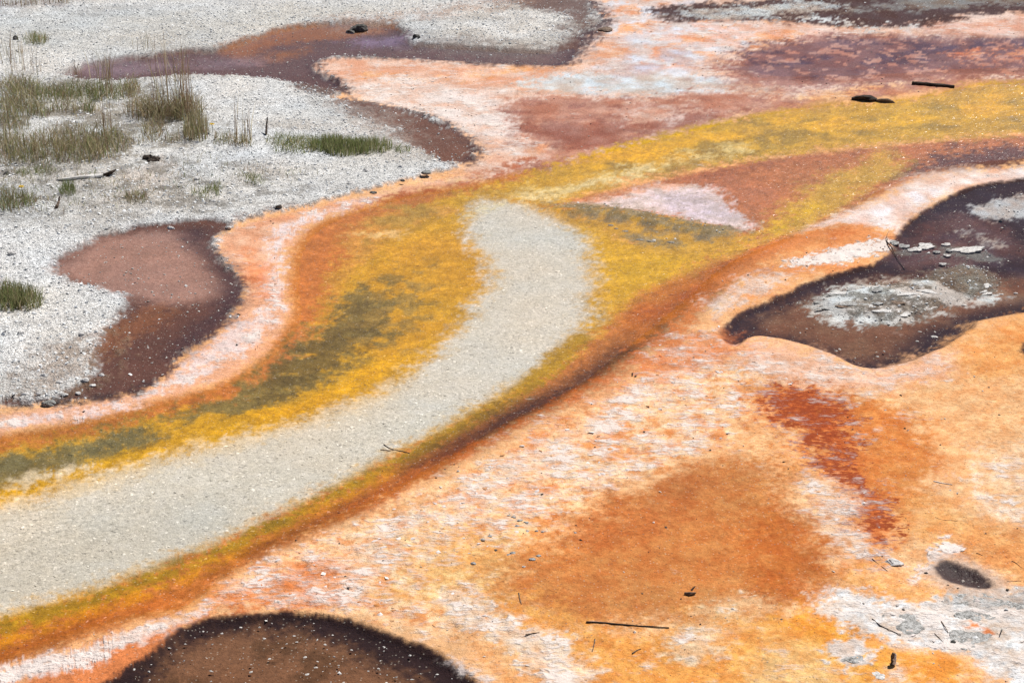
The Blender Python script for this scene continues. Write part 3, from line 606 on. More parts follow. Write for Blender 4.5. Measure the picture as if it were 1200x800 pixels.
water_sheet('pool', [(862,78),(878,62),(920,51),(980,44),(1040,41),(1200,41),(1700,40),(1700,82),(1180,80),(1060,86),(960,90),(890,88)], -0.004, M_STILL, 'shallow purple water film behind the dark log')

# ------------------------------------------------------------------ loose chips (uncountable)
area_cell = np.abs((Y[1:, :-1] - Y[:-1, :-1]) * (X[:-1, 1:] - X[:-1, :-1]))
okc = (np.abs(U[None, :-1]) < .36) & (Y[:-1, :-1] > 4.4) & (Y[:-1, :-1] < 17)
OCT_V = np.array([(1, 0, 0), (.1, 1, .1), (-1, .1, 0), (0, -1, -.05), (.15, .1, 1), (-.1, 0, -1)], float)
OCT_F = np.array([(0, 1, 4), (1, 2, 4), (2, 3, 4), (3, 0, 4), (1, 0, 5), (2, 1, 5), (3, 2, 5), (0, 3, 5)])
def scatter(weight, n):
    w = (weight[:-1, :-1] * area_cell * okc).ravel().astype(float); w /= w.sum()
    k = rng.choice(len(w), n, p=w); i, j = np.divmod(k, NC - 1)
    t, s = rng.random(n), rng.random(n)
    x = X[i, j] * (1 - s) + X[i, j + 1] * s; y = D[i] * (1 - t) + D[i + 1] * t
    x = x * (y / D[i]); return x, y, Z[i, j], i, j
def chips(name, x, y, z, size, flat, tilt, cols, label, cat):
    n = len(x)
    V = OCT_V[None] * (1 + (rng.random((n, 6, 1)) - .5) * .7)
    V = V * np.stack([size, size * rng.uniform(.5, 1, n), size * flat], -1)[:, None, :]
    a = rng.random(n) * 6.283; tx = (rng.random(n) - .5) * 2 * tilt; ty = (rng.random(n) - .5) * 2 * tilt
    c, s = np.cos(tx)[:, None], np.sin(tx)[:, None]; V = np.stack([V[..., 0], V[..., 1] * c - V[..., 2] * s, V[..., 1] * s + V[..., 2] * c], -1)
    c, s = np.cos(ty)[:, None], np.sin(ty)[:, None]; V = np.stack([V[..., 0] * c + V[..., 2] * s, V[..., 1], -V[..., 0] * s + V[..., 2] * c], -1)
    c, s = np.cos(a)[:, None], np.sin(a)[:, None]; V = np.stack([V[..., 0] * c - V[..., 1] * s, V[..., 0] * s + V[..., 1] * c, V[..., 2]], -1)
    V += np.stack([x, y, z + size * flat * .45], -1)[:, None, :]
    F = (OCT_F[None] + (np.arange(n) * 6)[:, None, None]).reshape(-1, 3)
    o = array_mesh(name, V.reshape(-1, 3), F, M_CHIP, False, np.repeat(cols, 6, 0))
    return tag(o, label, cat, kind='stuff')
gw = np.clip(GRAV, 0, 1) ** 1.5
N = 78000; x, y, z, i, j = scatter(gw, N)
size = .0035 + .0085 * rng.random(N) ** 3.0; g = rng.beta(3.6, 1.5, N)
cols = np.stack([.34 + .54 * g, .34 + .538 * g, .337 + .532 * g], -1)
chips('sinter_gravel', x, y, z, size, rng.uniform(.25, .6, N), .6, cols, 'loose white and grey sinter chips covering the gravel bank', 'gravel')
# pale specks on the wet brown mats and pools
dark_w = ((sstep(0, .03, -lpool_sd) + sstep(0, .03, -pool_sd) * .35 + ((bank_sd < -.01) & (GRAV < .3)) * 1.3 + ((bar_sd < 0)) * 2 + (isle_sd < 0) * 3)).astype(np.float32)
N = 3600; x, y, z, i, j = scatter(dark_w, N); g = rng.beta(2.5, 1.6, N)
chips('sinter_specks', x, y, np.maximum(z, -.011), .0022 + .0058 * rng.random(N) ** 3, rng.uniform(.25, .6, N), .4, np.stack([.2 + .5 * g, .18 + .49 * g, .165 + .46 * g], -1), 'scattered small white chips on the dark brown mats', 'specks')
# bits lying on the stream bed; the brightest stand in for ripple glints
sw = (sstep(0, .05, -grey_sd) * 1.0 + sstep(0, .1, -stream_sd) * .22).astype(np.float32)
N = 26000; x, y, z, i, j = scatter(sw, N); g = rng.random(N)[:, None]; under = COL[i, j]
cols = np.clip(under * (.72 + .72 * g) + .12 * g ** 3, .02, .82)
chips('bed_fragments_glints', x, y, z - .001, .003 + .007 * rng.random(N) ** 2.5, rng.uniform(.1, .22, N), .25, cols, 'small pale and dark fragments on the stream bed, pale ones painting water glints', 'fragments')
# blistered flakes of crust on the orange field
cw = np.clip(CRUST - .3, 0, 1) * (stream_sd > 0) * (bank_sd > .02) * (pool_sd > .01)
N = 2600; x, y, z, i, j = scatter(cw.astype(np.float32), N); g = rng.random(N)[:, None]
cols = np.where(rng.random(N)[:, None] < .62, np.array([[.72, .63, .59]]) * (.8 + .3 * g), COL[i, j] * (.8 + .35 * g))
chips('crust_flakes', x, y, z - .001, .003 + .011 * rng.random(N) ** 2.2, rng.uniform(.08, .3, N), .3, cols, 'curled white crust flakes scattered over the orange mat', 'flakes')
N = 2200; x, y, z, i, j = scatter(((stream_sd > 0) & (bank_sd > .02) & (pool_sd > 0.02) & (lpool_sd > .02)).astype(np.float32), N); g = rng.random(N)[:, None]
chips('mat_debris', x, y, z, .002 + .006 * rng.random(N) ** 2, rng.uniform(.2, .6, N), .5, np.where(g < .6, .04 + .1 * g, .3 + .4 * g) * np.array([[1, .88, .78]]), 'tiny dark and pale crumbs strewn over the mats', 'debris')

# ------------------------------------------------------------------ stones, slabs, wood
def rough_stone(name, px, py, wpx, hpx_ratio, mat, label, cat='stone', group=None, seed=0, yaw=None, dark=False, lift=.0):
    p = P(px, py); dist = math.hypot(p.y, CAM_H); w = wpx / FPX * dist / 2
    r = random.Random(seed + int(px * 7 + py)); bm = bmesh.new(); bmesh.ops.create_icosphere(bm, subdivisions=3, radius=1)
    ph = [r.uniform(0, 6.28) for _ in range(9)]
    cuts = [(Vector((r.uniform(-1, 1), r.uniform(-1, 1), r.uniform(-.3, 1))).normalized(), r.uniform(.62, .88)) for _ in range(7)]
    for v in bm.verts:
        c = v.co.copy()
        for nrm, dd in cuts:
            e = c.dot(nrm) - dd
            if e > 0: c -= nrm * e * .92
        c *= 1 + .07 * math.sin(5 * c.x + ph[0]) * math.sin(4 * c.y + ph[1]) + .05 * math.sin(9 * c.z + 8 * c.x + ph[2]) + .04 * math.sin(13 * c.y + ph[3])
        v.co = Vector((c.x * w, c.y * w * r.uniform(.74, .78), c.z * w * hpx_ratio))
    for f in bm.faces: f.smooth = False
    me = bpy.data.meshes.new(name); bm.to_mesh(me); bm.free(); me.materials.append(mat)
    o = bpy.data.objects.new(name, me); coll.objects.link(o)
    o.location = p + Vector((0, 0, w * hpx_ratio * .35 + lift)); o.rotation_euler = (0, 0, yaw if yaw is not None else r.uniform(-.5, .5))
    return tag(o, label, cat, group)
def tube(name, path, radii, mat, parent=None, seed=0, sides=8, rough=.12):
    r = random.Random(seed); V = []; Fs = []; n = len(path)
    for k, p in enumerate(path):
        p = Vector(p); t = (Vector(path[min(k + 1, n - 1)]) - Vector(path[max(k - 1, 0)])).normalized()
        s = t.cross(Vector((0, 0, 1)));  s = s.normalized() if s.length > .05 else Vector((1, 0, 0)); b = s.cross(t)
        for a in range(sides):
            an = a / sides * 6.283; rr = radii[k] * (1 + r.uniform(-rough, rough))
            V.append(p + s * math.cos(an) * rr + b * math.sin(an) * rr)
    for k in range(n - 1):
        for a in range(sides):
            q = (a + 1) % sides; Fs.append((k * sides + a, k * sides + q, (k + 1) * sides + q, (k + 1) * sides + a))
    Fs.append(tuple(range(sides - 1, -1, -1))); Fs.append(tuple((n - 1) * sides + a for a in range(sides)))
    return mesh_obj(name, V, Fs, mat, parent, smooth=False)
def stick(name, pxs, rad, mat, label, cat='stick', lifts=None, seed=0, taper=.6, group=None, sub=4, wob=.15, sides=7):
    C = catmull(pxs, False, sub); n = len(C); r = random.Random(seed)
    base_p = P(*pxs[0]); path = []; radii = []
    for k, c in enumerate(C):
        t = k / (n - 1); l = 0
        if lifts: q = t * (len(lifts) - 1); a = int(min(q, len(lifts) - 2)); l = lifts[a] + (lifts[a + 1] - lifts[a]) * (q - a)
        p = P(c[0], c[1], rad * .5 + l); p.x += r.uniform(-1, 1) * rad * wob; p.z += r.uniform(-1, 1) * rad * wob
        path.append(p); radii.append(rad * (1 - (1 - taper) * t) * (1 + r.uniform(-.1, .1)))
    mid = sum(path, Vector()) / n
    zc = float(np.mean([p.z for p in path])); 
    for p in path: p.z = p.z * .35 + zc * .65 if not lifts else p.z
    o = tube(name, [p - base_p for p in path], radii, mat, None, seed, sides); o.location = base_p
    return tag(o, label, cat, group)
def slab(name, px, py, wpx, dpx, thick, mat, label, cat='crust slab', group=None, seed=0, tilt=(0, 0), lift=0.0, parent=None):
    p = P(px, py); dist = math.hypot(p.y, CAM_H); w = wpx / FPX * dist / 2
    d = dpx / FPX * dist / 2 / (CAM_H / dist); r = random.Random(seed * 13 + int(px + py)); SEG, RINGS = 26, 5
    ph = [r.uniform(0, 6.28) for _ in range(6)]
    rad = [1 + .16 * math.sin(2 * a + ph[0]) + .12 * math.sin(3 * a + ph[1]) + .09 * math.sin(5 * a + ph[2]) + r.uniform(-.09, .09) for a in [k / SEG * 6.283 for k in range(SEG)]]
    V = [(0, 0, thick * r.uniform(.8, 1.1))]; Fs = []
    for g in range(1, RINGS + 1):
        t = min(g, RINGS - 1) / (RINGS - 1); low = g == RINGS
        for k in range(SEG):
            a = k / SEG * 6.283; q = rad[k] * t * (1.03 if low else 1)
            hh = -thick * .6 if low else thick * (1 + .35 * math.sin(7 * math.cos(a) * q + ph[3]) * math.cos(6 * math.sin(a) * q + ph[4]) + r.uniform(-.22, .22)) * (1 if g < RINGS - 1 else r.uniform(.55, .95))
            V.append((math.cos(a) * q * w, math.sin(a) * q * d, hh))
    for k in range(SEG): Fs.append((0, 1 + k, 1 + (k + 1) % SEG))
    for g in range(RINGS - 1):
        for k in range(SEG):
            a, b = 1 + g * SEG + k, 1 + g * SEG + (k + 1) % SEG; Fs.append((a, a + SEG, b + SEG, b))
    o = mesh_obj(name, V, Fs, mat, parent); loc = p + Vector((0, 0, lift)); o.location = loc - (parent.location if parent else Vector())
    o.rotation_euler = (tilt[0], tilt[1], r.uniform(-.25, .25))
    if not parent: tag(o, label, cat, group)
    return o
def empty(name, loc):
    o = bpy.data.objects.new(name, None); coll.objects.link(o); o.location = loc; return o

# log and drift wood on the upper arm
stick('log', [(1069,99),(1082,100),(1100,101.5),(1118,103)], .0135, M_DARKWOOD, 'straight dark log lying where purple mat meets yellow mat', 'log', seed=3, taper=.72, wob=.05, sides=10)
dw = empty('driftwood', P(1022, 118)); tag(dw, 'short thick piece of black driftwood with split grey end on yellow mat', 'driftwood')
def rel(pts): return [P(*q[:2], q[2]) - dw.location for q in pts]
tube('trunk_piece', rel([(998,117,.004),(1004,117,.010),(1012,117.5,.012),(1020,118,.011),(1027,118.5,.006)]), [.008,.017,.020,.018,.010], M_DARKWOOD, dw, 5, 9, .3)
tube('split_end', rel([(1027,119,.005),(1033,119.5,.009),(1040,120,.009),(1046,121,.005),(1049,122,.002)]), [.008,.013,.013,.009,.004], M_TWIG, dw, 6, 8, .25)
# sticks in the orange basin
stick('twig', [(687,729),(710,730),(740,733),(784,736)], .004, M_DARKWOOD, 'long straight dark twig lying on the brown orange basin', 'twig', seed=8, taper=.45)
for q, lab in (([(616,744),(624,742),(632,741)], 'short brown twig beside the white crust, west of the long dark twig'),
               ([(697,749),(696,756),(694,763)], 'short upright-lying twig just in front of the long dark twig'),
               ([(741,766),(746,762),(751,760)], 'stubby grey-brown twig in front of the long dark twig\'s thin end'),
               ([(608,695),(609,701),(611,708)], 'hair-thin curved twig behind the white crust belt on the orange mat')):
    stick('twig', q, .0023, M_TWIG, lab, 'twig', seed=len(lab), taper=.6)
wk = empty('wood_chip', P(808, 696)); tag(wk, 'small crumpled dark wood chip alone on the orange basin', 'wood chip')
tube('chip_body', [P(802, 696, .004) - wk.location, P(808, 697, .006) - wk.location, P(815, 696, .004) - wk.location], [.004, .006, .003], M_TWIG, wk, 4, 7, .4)
tube('splinter', [P(810, 694, .008) - wk.location, P(814, 692, .016) - wk.location], [.004, .002], M_DARKWOOD, wk, 9, 6, .3)
st = empty('wood_stub', P(1046, 778)); tag(st, 'upright grey-brown wood stub standing in the bright orange mat', 'wood stub')
bx, by, bz = st.location
tube('stem', [(0, 0, -.005), (.001, 0, .012), (.0, .002, .026), (.003, .004, .036)], [.008, .0076, .007, .0055], M_TWIG, st, 3, 9, .15)
tube('pale_face', [(.004, -.004, .004), (.004, -.003, .02), (.005, .001, .035)], [.005, .0055, .004], M_PALEWOOD, st, 5, 7, .2)
# right side twigs
for q, rd, m, lab, lf in (([(1094,564),(1104,566),(1116,568)], .0045, M_PALEWOOD, 'bleached pale twig lying on the orange mat below the white fringe', None),
        ([(1022,655),(1030,661),(1040,669)], .0026, M_DARKWOOD, 'thin dark twig pointing at the flat grey stone', None),
        ([(1022,725),(1036,735),(1056,744)], .0034, M_DARKWOOD, 'curved dark twig along the edge of the oval grey slab', None),
        ([(1103,728),(1107,735),(1111,741)], .0034, M_TWIG, 'short grey-brown twig between the grey crust slabs', [.0, .004, .0]),
        ([(1095,742),(1103,750),(1110,758)], .0022, M_TWIG, 'fine pale brown twig in front of the grey crust slabs', None),
        ([(1174,738),(1173,742),(1172,745)], .004, M_DARKSTONE, 'tiny forked dark twig on white crust right of the slabs', [0, .008, .012]),
        ([(1186,657),(1191,660),(1197,665)], .0024, M_DARKWOOD, 'thin dark twig on the orange mat beyond the vent pool', None),
        ([(1180,681),(1188,681),(1197,680)], .002, M_TWIG, 'hair-thin twig beside the pale rim of the vent pool', None),
        ([(1144,648),(1148,649),(1151,651)], .0026, M_DARKWOOD, 'tiny dark twig on the orange mat behind the vent pool', None),
        ([(1096,606),(1105,609),(1122,610)], .0018, M_TWIG, 'hair-thin curved twig on plain orange mat behind the vent pool', None),
        ([(1038,282),(1044,292),(1050,303),(1060,316)], .0055, M_DARKWOOD, 'bent dark branch reaching from white crust into the dark pool', [.0, .012, .006, .0]),
        ([(1040,282),(1039,279),(1041,276)], .003, M_TWIG, 'small twig stub on the white crust at the dark pool', [0, .01, .02]),
        ([(450,521),(458,526),(472,529),(480,531)], .004, M_DARKWOOD, 'dark twig lying on the pale grey stream bed', None),
        ([(446,527),(456,528),(464,527)], .0045, M_TWIG, 'olive-brown twig at the olive rim of the stream', None)):
    stick('twig', q, rd * .55, m, lab, 'twig', seed=int(q[0][0]), taper=.5, lifts=lf)
# bleached drift stick on the bank
bs = empty('driftwood', P(100, 210)); tag(bs, 'bleached white drift stick with charred broken end on the gravel bank', 'driftwood')
def relb(pts): return [P(*q[:2], q[2]) - bs.location for q in pts]
tube('shaft', relb([(66,211,.002),(80,211,.006),(95,210,.008),(110,209,.008),(121,208,.009)]), [.004,.010,.013,.013,.011], M_PALEWOOD, bs, 5, 9, .2)
tube('charred_end', relb([(120,208,.009),(126,207,.012),(131,205.5,.016),(136,204,.024)]), [.011,.012,.009,.004], M_DARKWOOD, bs, 6, 8, .25)
fd = tag(slab('bark_flake', 178, 187, 20, 4, .012, M_DARKWOOD, '', seed=2, tilt=(.15, .1)), 'flat dark bark flake on pale sinter near the bleached drift stick', 'bark flake')
stick('stub', [(312,158),(313,154),(314,152)], .007, M_DARKWOOD, 'short charred stub sticking up from gravel beside the green grass strip', 'wood stub', lifts=[0, .04, .07], seed=4, taper=.4)
stick('stub', [(66,245),(69,243),(71,242)], .009, M_BROWNSTONE, 'small leaning brown stub on gravel below the bleached drift stick', 'wood stub', lifts=[0, .02, .05], seed=5, taper=.4)
# stones
rough_stone('stone', 420, 37, 22, .6, M_DARKSTONE, 'jagged dark stone on the brown rim of the inlet', seed=1)
rough_stone('stone', 411, 39, 12, .5, M_DARKSTONE, 'small dark stone leaning on the jagged dark inlet stone', seed=2)
rough_stone('stone', 488, 45, 9, .9, M_DARKSTONE, 'small black stone at the head of the inlet', seed=3)
rough_stone('stone', 709, 36, 18, .35, M_BROWNSTONE, 'flat brown stone on pink crust beside the dark bank point', seed=4)
rough_stone('stone', 57, 474, 17, .55, M_GREYSTONE, 'blue-grey angular stone at the foot of the gravel bank', seed=5)
rough_stone('stone', 327, 243, 9, .6, M_DARKSTONE, 'small dark stone at the bank edge above the pink strip', seed=6)
rough_stone('stone', 500, 203, 14, .35, M_GREYSTONE, 'flat grey stone at the bank edge below the brown tip', seed=7)
rough_stone('stone', 437, 226, 10, .3, M_DARKSTONE, 'thin dark stone lying on the pink strip under the bank', seed=8)
rough_stone('stone', 472, 212, 6, .5, M_DARKSTONE, 'tiny dark stone on the pink strip beside the flat grey stone', seed=9)
rough_stone('stone', 8, 205, 9, .7, M_DARKSTONE, 'dark stone in the gravel by the grassy patch', seed=10)
rough_stone('stone', 19, 46, 8, .8, M_DARKSTONE, 'lone dark stone on white gravel beside a small green tuft', seed=11)
rough_stone('stone', 1048, 660, 22, .3, M_PALESTONE, 'flat pale grey stone at the end of the red streak', seed=12)
rough_stone('stone', 1117, 752, 7, .5, M_DARKSTONE, 'small black pebble on white crust among grey slabs', seed=13)
rough_stone('stone', 1172, 260, 5, .8, M_DARKSTONE, 'tiny black pebble standing in the dark pool', seed=14)
for k, (px, py, w) in enumerate([(602,606,8),(609,610,9),(617,612,8),(606,616,7),(618,622,6),(596,604,6),(629,622,6),(636,623,6),(601,648,9),(624,655,10),(631,651,8),(555,660,9),(574,628,8),(566,632,7),(596,650,7),(674,624,5)]):
    rough_stone('pebble', px, py, w * .85, .3, M_CRUST, 'small grey pebble of the loose cluster on pale orange crust', 'pebble', 'grey pebble cluster on the orange crust', seed=20 + k)
for k, (px, py, w) in enumerate([(5,330,9),(14,297,11),(95,392,8),(52,440,10),(100,446,12),(108,452,9),(92,461,8),(70,448,9),(119,440,9),(28,462,8),(76,463,9),(46,461,8),(268,267,8),(200,268,10),(124,343,9),(160,232,8),(250,236,7),(355,205,8),(230,210,9),(430,200,9),(410,215,8),(470,196,9),(25,390,9),(40,410,8)]):
    rough_stone('stone', px, py, w, .45, M_PALESTONE, 'white stone at the foot of the gravel bank beside dark brown mat' if py > 430 else 'larger white sinter stone among the chips of the gravel bank', 'stone', 'white stones at the bank foot' if py > 430 else 'larger white stones on the gravel bank', seed=60 + k)
for k, (px, py, w) in enumerate([(1130,358,9),(1190,344,8),(1174,345,7),(961,331,9),(1078,389,7),(1095,395,12),(1075,400,6),(1028,418,6),(310,748,6),(282,735,6),(358,770,8),(370,782,7),(390,744,5),(260,742,5),(450,758,6),(345,745,6),(348,752,5),(360,790,8),(512,790,6)]):
    a = px > 800
    rough_stone('stone', px, py, w * .72, .32, M_PALESTONE, 'small white stone in dark water around the crust islet' if a else 'small white stone in the brown pool beside the white crust strip', 'stone', 'white stones around the islet' if a else 'white stones in the brown pool', seed=100 + k)
# crust islet in the dark pool: plates of one crust
isl = empty('sinter_islet', P(1045, 352)); tag(isl, 'ragged grey and white sinter crust islet of broken plates in dark pool', 'crust islet')
ir = random.Random(5)
for k, (px, py, w, d, th, m) in enumerate([(990,343,46,4,.004,1),(1040,364,34,5,.005,1),(1055,368,30,6,.007,1),(1072,343,50,6,.005,1),(1090,341,34,5,.005,1),(1148,343,30,6,.006,1),(1060,344,34,5,.006,1),
        (1000,356,40,5,.004,0),(972,361,30,4,.005,0),(1030,370,36,4,.006,1),(1110,358,24,3,.005,0),(1085,361,30,4,.005,1),(962,354,18,4,.005,0)]):
    slab('plate', px, py, w * .8, d * .8, .0012, M_PALESTONE if m else M_CRUST, '', seed=k, tilt=(ir.uniform(-.01, .02), ir.uniform(-.01, .01)), lift=-.001, parent=isl)
for k in range(14):
    px, py = ir.uniform(955, 1165), ir.uniform(330, 372)
    if isle_sd[index_of(*ground_point(px, py))] > -.01: continue
    slab('plate', px, py, ir.uniform(6, 15), ir.uniform(2.5, 5), ir.uniform(.0015, .0035), [M_CRUST, M_PALESTONE, M_BROWNSTONE][ir.choice((0, 0, 1, 2))], '', seed=200 + k, tilt=(ir.uniform(-.08, .08), ir.uniform(-.08, .08)), parent=isl)
for k, (px, py, w, d) in enumerate([(1058,290,18,5),(1072,294,20,5),(1085,290,26,7),(1098,297,9,4),(1109,288,12,4),(1110,301,11,3),(1112,295,8,4),(1135,294,40,9),(1105,311,10,3),(1048,286,14,5)]):
    slab('sinter_slab', px, py, w * .8, d * .75, .0035, M_PALESTONE if k % 3 else M_CRUST, 'small broken white crust slab at the back of the dark pool', 'crust slab', 'white slabs at the back of the dark pool', seed=30 + k, tilt=(random.uniform(0, .12), random.uniform(-.1, .1)), lift=.006)
# grey slabs on the white crust at lower right
for k, (px, py, w, d, lab, m) in enumerate([(1058,729,46,22,'oval rough grey slab with twig along its edge on white crust', M_CRUST),
        (1142,702,76,17,'broad flat grey slab in front of the vent pool', M_CRUST), (1140,722,50,10,'long low grey slab between two wider slabs', M_CRUST),
        (1136,748,56,20,'grey slab with pitted top beside the black pebble', M_CRUST), (1197,708,26,16,'rough grey slab right of the vent pool', M_CRUST),
        (1000,772,26,8,'small grey slab on yellow orange mat', M_CRUST), (1030,791,14,8,'small pale slab in front of the wood stub', M_PALESTONE)]):
    slab('sinter_slab', px, py, w, d, .003, m, lab, 'crust slab', None, seed=50 + k, lift=-.002)
# flat stones before the crust bar
for k, (px, py, w) in enumerate([(716,264,9),(733,271,10),(722,268,7),(750,281,12),(763,283,14),(786,284,12)]):
    rough_stone('stone', px, py, w * .8, .16, M_BARCRUST, 'small flat grey stone in yellow mat before the crust bar', 'stone', 'flat stones before the crust bar', seed=80 + k)

# ------------------------------------------------------------------ grass
GREEN, OLIVE, STRAW, BROWN = np.array([.20,.235,.09]), np.array([.25,.235,.115]), np.array([.50,.42,.26]), np.array([.28,.19,.12])
def grass(name, spots, label, cat, hmin, hmax, mixw, lean=.85, width=.0014, group=None, kind=None, seed=0):
    if kind is None and len(spots) > 1:
        for k, q in enumerate(spots): blades(name, [q], label, cat, hmin, hmax, mixw, lean, width, 'tufts of one patch: ' + label[:40], None, seed + 100 * k)
    else: blades(name, spots, label, cat, hmin, hmax, mixw, lean, width, group, kind, seed)
def blades(name, spots, label, cat, hmin, hmax, mixw, lean=.6, width=.0014, group=None, kind=None, seed=0):
    """spots: (px, py, half width px, half depth px, blades); one mesh of tapered bent blades"""
    g = np.random.default_rng(seed); V = []; Fs = []; C = []
    ox, oy, oz = P(spots[0][0], spots[0][1])
    pal = [GREEN, OLIVE, STRAW, BROWN]; mixw = np.array(mixw) / sum(mixw)
    for (px, py, hw, hd, nb) in spots:
        for b in range(int(nb * 1.7)):
            aa, rr_ = g.random() * 6.283, g.random() ** .6; q = np.array([math.cos(aa) * rr_, math.sin(aa) * rr_]); p = P(px + q[0] * hw * 1.15, py + q[1] * hd * 1.15)
            h = g.uniform(hmin, hmax) * (.6 + .4 * math.exp(-q @ q)); a = g.random() * 6.283; l = h * lean * g.random() ** 1.2 * 1.4
            dx, dy = math.cos(a), math.sin(a); wv = width * g.uniform(.7, 1.4); fa = g.random() * 3.14; sx, sy = math.cos(fa) * wv, math.sin(fa) * wv
            c = pal[g.choice(4, p=mixw)] * g.uniform(.6, 1.35); n0 = len(V)
            for t in (0, .4, .75):
                cx, cy, cz = p.x - ox + dx * l * t * t, p.y - oy + dy * l * t * t, p.z - oz + h * t * (1 - .12 * t) - .004
                k = 1 - .55 * t; V += [(cx - sx * k, cy - sy * k, cz), (cx + sx * k, cy + sy * k, cz)]; C += [c, c]
            V.append((p.x - ox + dx * l, p.y - oy + dy * l, p.z - oz + h * .9)); C.append(c * 1.1)
            Fs += [(n0, n0 + 1, n0 + 3), (n0, n0 + 3, n0 + 2), (n0 + 2, n0 + 3, n0 + 5), (n0 + 2, n0 + 5, n0 + 4), (n0 + 4, n0 + 5, n0 + 6)]
    o = array_mesh(name, np.array(V), np.array(Fs), M_BLADE, False, np.array(C)); o.location = (ox, oy, oz)
    return tag(o, label, cat, group, kind)
G1 = (2, 4, 3, 3); G2 = (1, 2, 4, 4); G3 = (6, 3, 1, 0)
T = 'grass_tuft'
grass(T, [(12,178,30,14,260),(50,182,30,12,240)], 'wide olive and brown grass patch in front of bare white gravel', 'grass', .07, .16, G1, seed=1)
grass(T, [(95,180,26,12,220),(125,172,22,14,220)], 'brown-olive grass patch behind the bleached drift stick', 'grass', .07, .16, G1, seed=2)
grass(T, [(10,140,24,22,260),(28,120,20,18,160)], 'tall straggly olive grass beside the open gravel hollow', 'grass', .09, .20, G1, seed=3)
grass(T, [(60,114,26,6,170),(95,112,26,8,220),(130,112,26,7,200)], 'long low green grass strip behind the gravel hollow', 'grass', .06, .13, (5,4,1,2), seed=4)
grass(T, [(48,132,14,6,90),(80,128,20,5,110),(105,129,12,4,60)], 'thin dark grass row between low green strip and gravel hollow', 'grass', .05, .11, G1, seed=5)
grass(T, [(75,164,40,12,300)], 'thin dry grass carpet joining the olive patches around the gravel hollow', 'grass', .04, .11, G2, seed=23)
grass(T, [(20,104,24,8,190)], 'olive grass patch at the near end of the scattered reeds', 'grass', .05, .13, G1, seed=24)
grass(T, [(155,106,9,8,110)], 'small brown tuft with yellow tips at the end of the green strip', 'grass', .06, .13, (1,3,3,3), seed=6)
grass(T, [(165,133,18,8,160),(190,134,22,9,260),(218,132,18,10,240)], 'dense reddish brown grass mound under the tall reeds', 'grass', .08, .18, G2, seed=7)
grass(T, [(182,155,14,8,110)], 'small reddish brown tuft before the dense brown mound', 'grass', .06, .13, G2, seed=8)
grass(T, [(230,157,14,9,230)], 'upright dark olive grass tuft beside a yellow flower', 'grass', .09, .18, G1, lean=.2, seed=9)
grass(T, [(150,166,26,5,60),(200,165,24,4,60)], 'sparse dry grass fringe along the white hollow edge', 'grass', .04, .10, G2, seed=10)
grass(T, [(385,172,20,7,420),(405,175,24,8,520),(435,174,22,6,320)], 'bright green grass strip alone on white gravel before the brown tip', 'grass', .05, .09, (7,4,1,0), lean=.25, seed=11)
grass(T, [(330,166,16,5,120),(355,168,16,6,150),(345,176,24,5,120)], 'thin green grass patch joining the bright green strip', 'grass', .03, .07, (6,4,2,0), seed=12)
grass(T, [(470,176,10,4,60)], 'faint green sprouts at the end of the bright green strip', 'grass', .02, .05, G3, seed=13)
grass(T, [(8,352,20,12,420),(30,354,18,9,260)], 'bushy green grass tuft on gravel beside the pale brown lobe', 'grass', .05, .10, (6,4,2,1), lean=.5, seed=14)
grass(T, [(80,224,9,5,90)], 'small vivid green tuft below the bleached drift stick', 'grass', .04, .08, (8,2,0,0), lean=.6, seed=15)
grass(T, [(10,238,22,10,200),(32,236,12,6,60)], 'dark green tuft in gravel in front of the dark stone', 'grass', .04, .10, (4,4,1,3), seed=16)
grass(T, [(160,233,14,6,90)], 'dark brown-green tuft on gravel below the pale sinter patch', 'grass', .03, .07, (2,3,1,4), seed=17)
grass(T, [(42,48,13,5,130)], 'small grey-green tuft beside the lone dark stone', 'grass', .05, .09, (4,3,2,1), lean=.5, seed=18)
grass(T, [(28,203,8,4,40),(52,202,12,4,50)], 'two small green sprouts behind the bleached drift stick', 'grass', .03, .06, G3, seed=19)
grass(T, [(240,228,16,6,70),(252,222,10,5,40)], 'thin green sprouts on gravel right of the dark brown-green tuft', 'grass', .03, .06, G3, seed=20)
grass(T, [(300,212,12,5,50),(290,208,10,4,30)], 'pale green sprouts on gravel above the pink strip', 'grass', .02, .05, G3, seed=21)
grass(T, [(285,168,10,5,60),(262,165,14,6,70)], 'low green sprouts between upright olive tuft and charred stub', 'grass', .04, .09, G1, seed=22)
RD = (0, 1, 1, 4)
def reeds(spots, label, hmin, hmax, seed): return grass('reed_clump', spots, label, 'reeds', hmin, hmax, RD, lean=.22, width=.0017, seed=seed)
reeds([(205,134,24,6,34),(218,132,8,4,12)], 'tall thin brown reeds rising from the dense brown grass mound', .34, .66, 31)
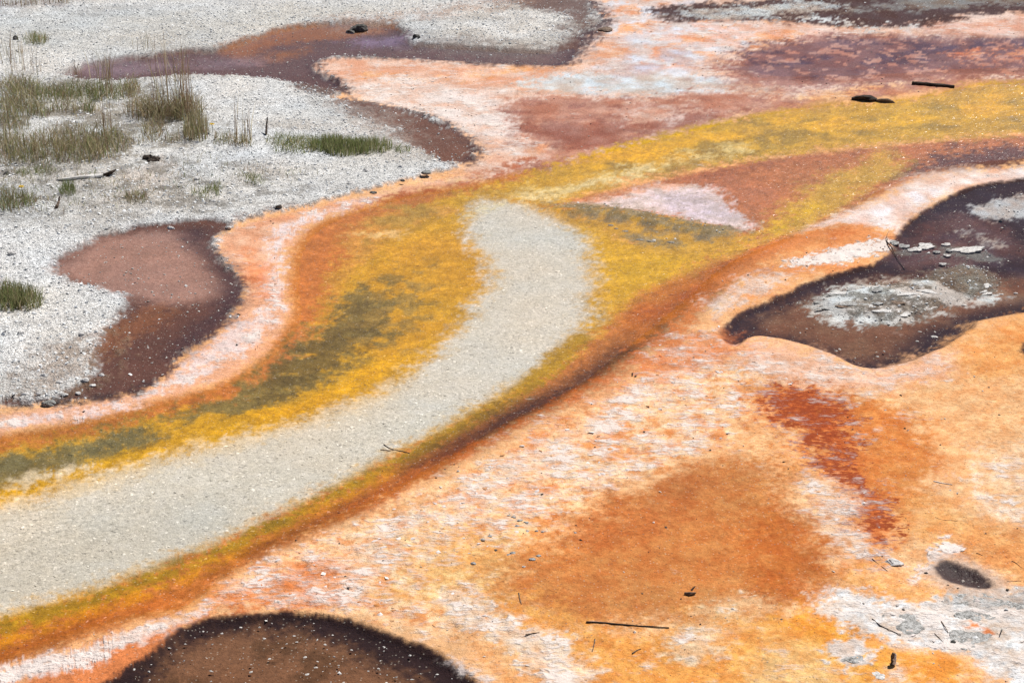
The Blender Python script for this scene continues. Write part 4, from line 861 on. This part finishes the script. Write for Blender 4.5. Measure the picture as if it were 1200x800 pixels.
reeds([(120,96,14,4,14),(130,96,6,3,9)], 'tall brown reeds standing at the edge of the purple inlet', .16, .34, 32)
reeds([(92,94,5,3,7)], 'few slanting reeds at the tip of the purple inlet', .12, .22, 33)
reeds([(125,160,6,4,8),(128,112,4,4,5)], 'single tall dark reeds in the middle of the grassy patch', .25, .42, 34)
reeds([(282,168,14,4,14)], 'sparse tall reeds right of the upright olive tuft', .18, .40, 35)
reeds([(165,58,10,4,8),(178,60,6,3,5)], 'short reeds on white gravel behind the inlet', .10, .20, 36)
reeds([(12,70,14,6,14),(30,84,16,8,16)], 'scattered reeds on gravel behind the tall straggly grass', .12, .26, 37)
reeds([(20,6,24,2,40),(50,4,24,2,30),(75,3,14,2,16)], 'distant brown reed fringe on the far white gravel', .06, .14, 38)
# yellow flowers
for px, py, lab in ((249,148,'yellow flower beside the upright olive tuft'), (26,222,'yellow flower in gravel beside the dark green tuft')):
    f = empty('flower', P(px, py + 8)); tag(f, lab, 'flower')
    tube('stem', [(0, 0, 0), (.003, 0, .025), (0, 0, .05)], [.002, .0018, .0015], solid_material('flower_stem', (.06, .09, .02), (.1, .12, .04), 60), f, 1, 5)
    V = []; Fs = []
    for k in range(8):
        a = k * .785; n0 = len(V)
        for (rr, w, zz) in ((.002, .002, .05), (.010, .006, .056), (.017, .001, .05)):
            V += [(math.cos(a) * rr - math.sin(a) * w, math.sin(a) * rr + math.cos(a) * w, zz), (math.cos(a) * rr + math.sin(a) * w, math.sin(a) * rr - math.cos(a) * w, zz)]
        Fs += [(n0, n0 + 1, n0 + 3, n0 + 2), (n0 + 2, n0 + 3, n0 + 5, n0 + 4)]
    mesh_obj('petals', V, Fs, solid_material('yellow_petal', (.65, .42, .03), (.75, .5, .06), 80), f)
# stray single blades and dry litter between the tufts: too many and small to count
sp = [(40,210,60,16,160),(150,215,70,16,140),(100,150,90,30,220),(240,200,60,20,90),(330,205,50,14,60),(80,240,70,10,110)]
grass('stray_grass', sp, 'stray sprouts and dry litter spread over the gravel between tufts', 'grass litter', .015, .05, (3,3,2,3), lean=.9, kind='stuff', seed=50)
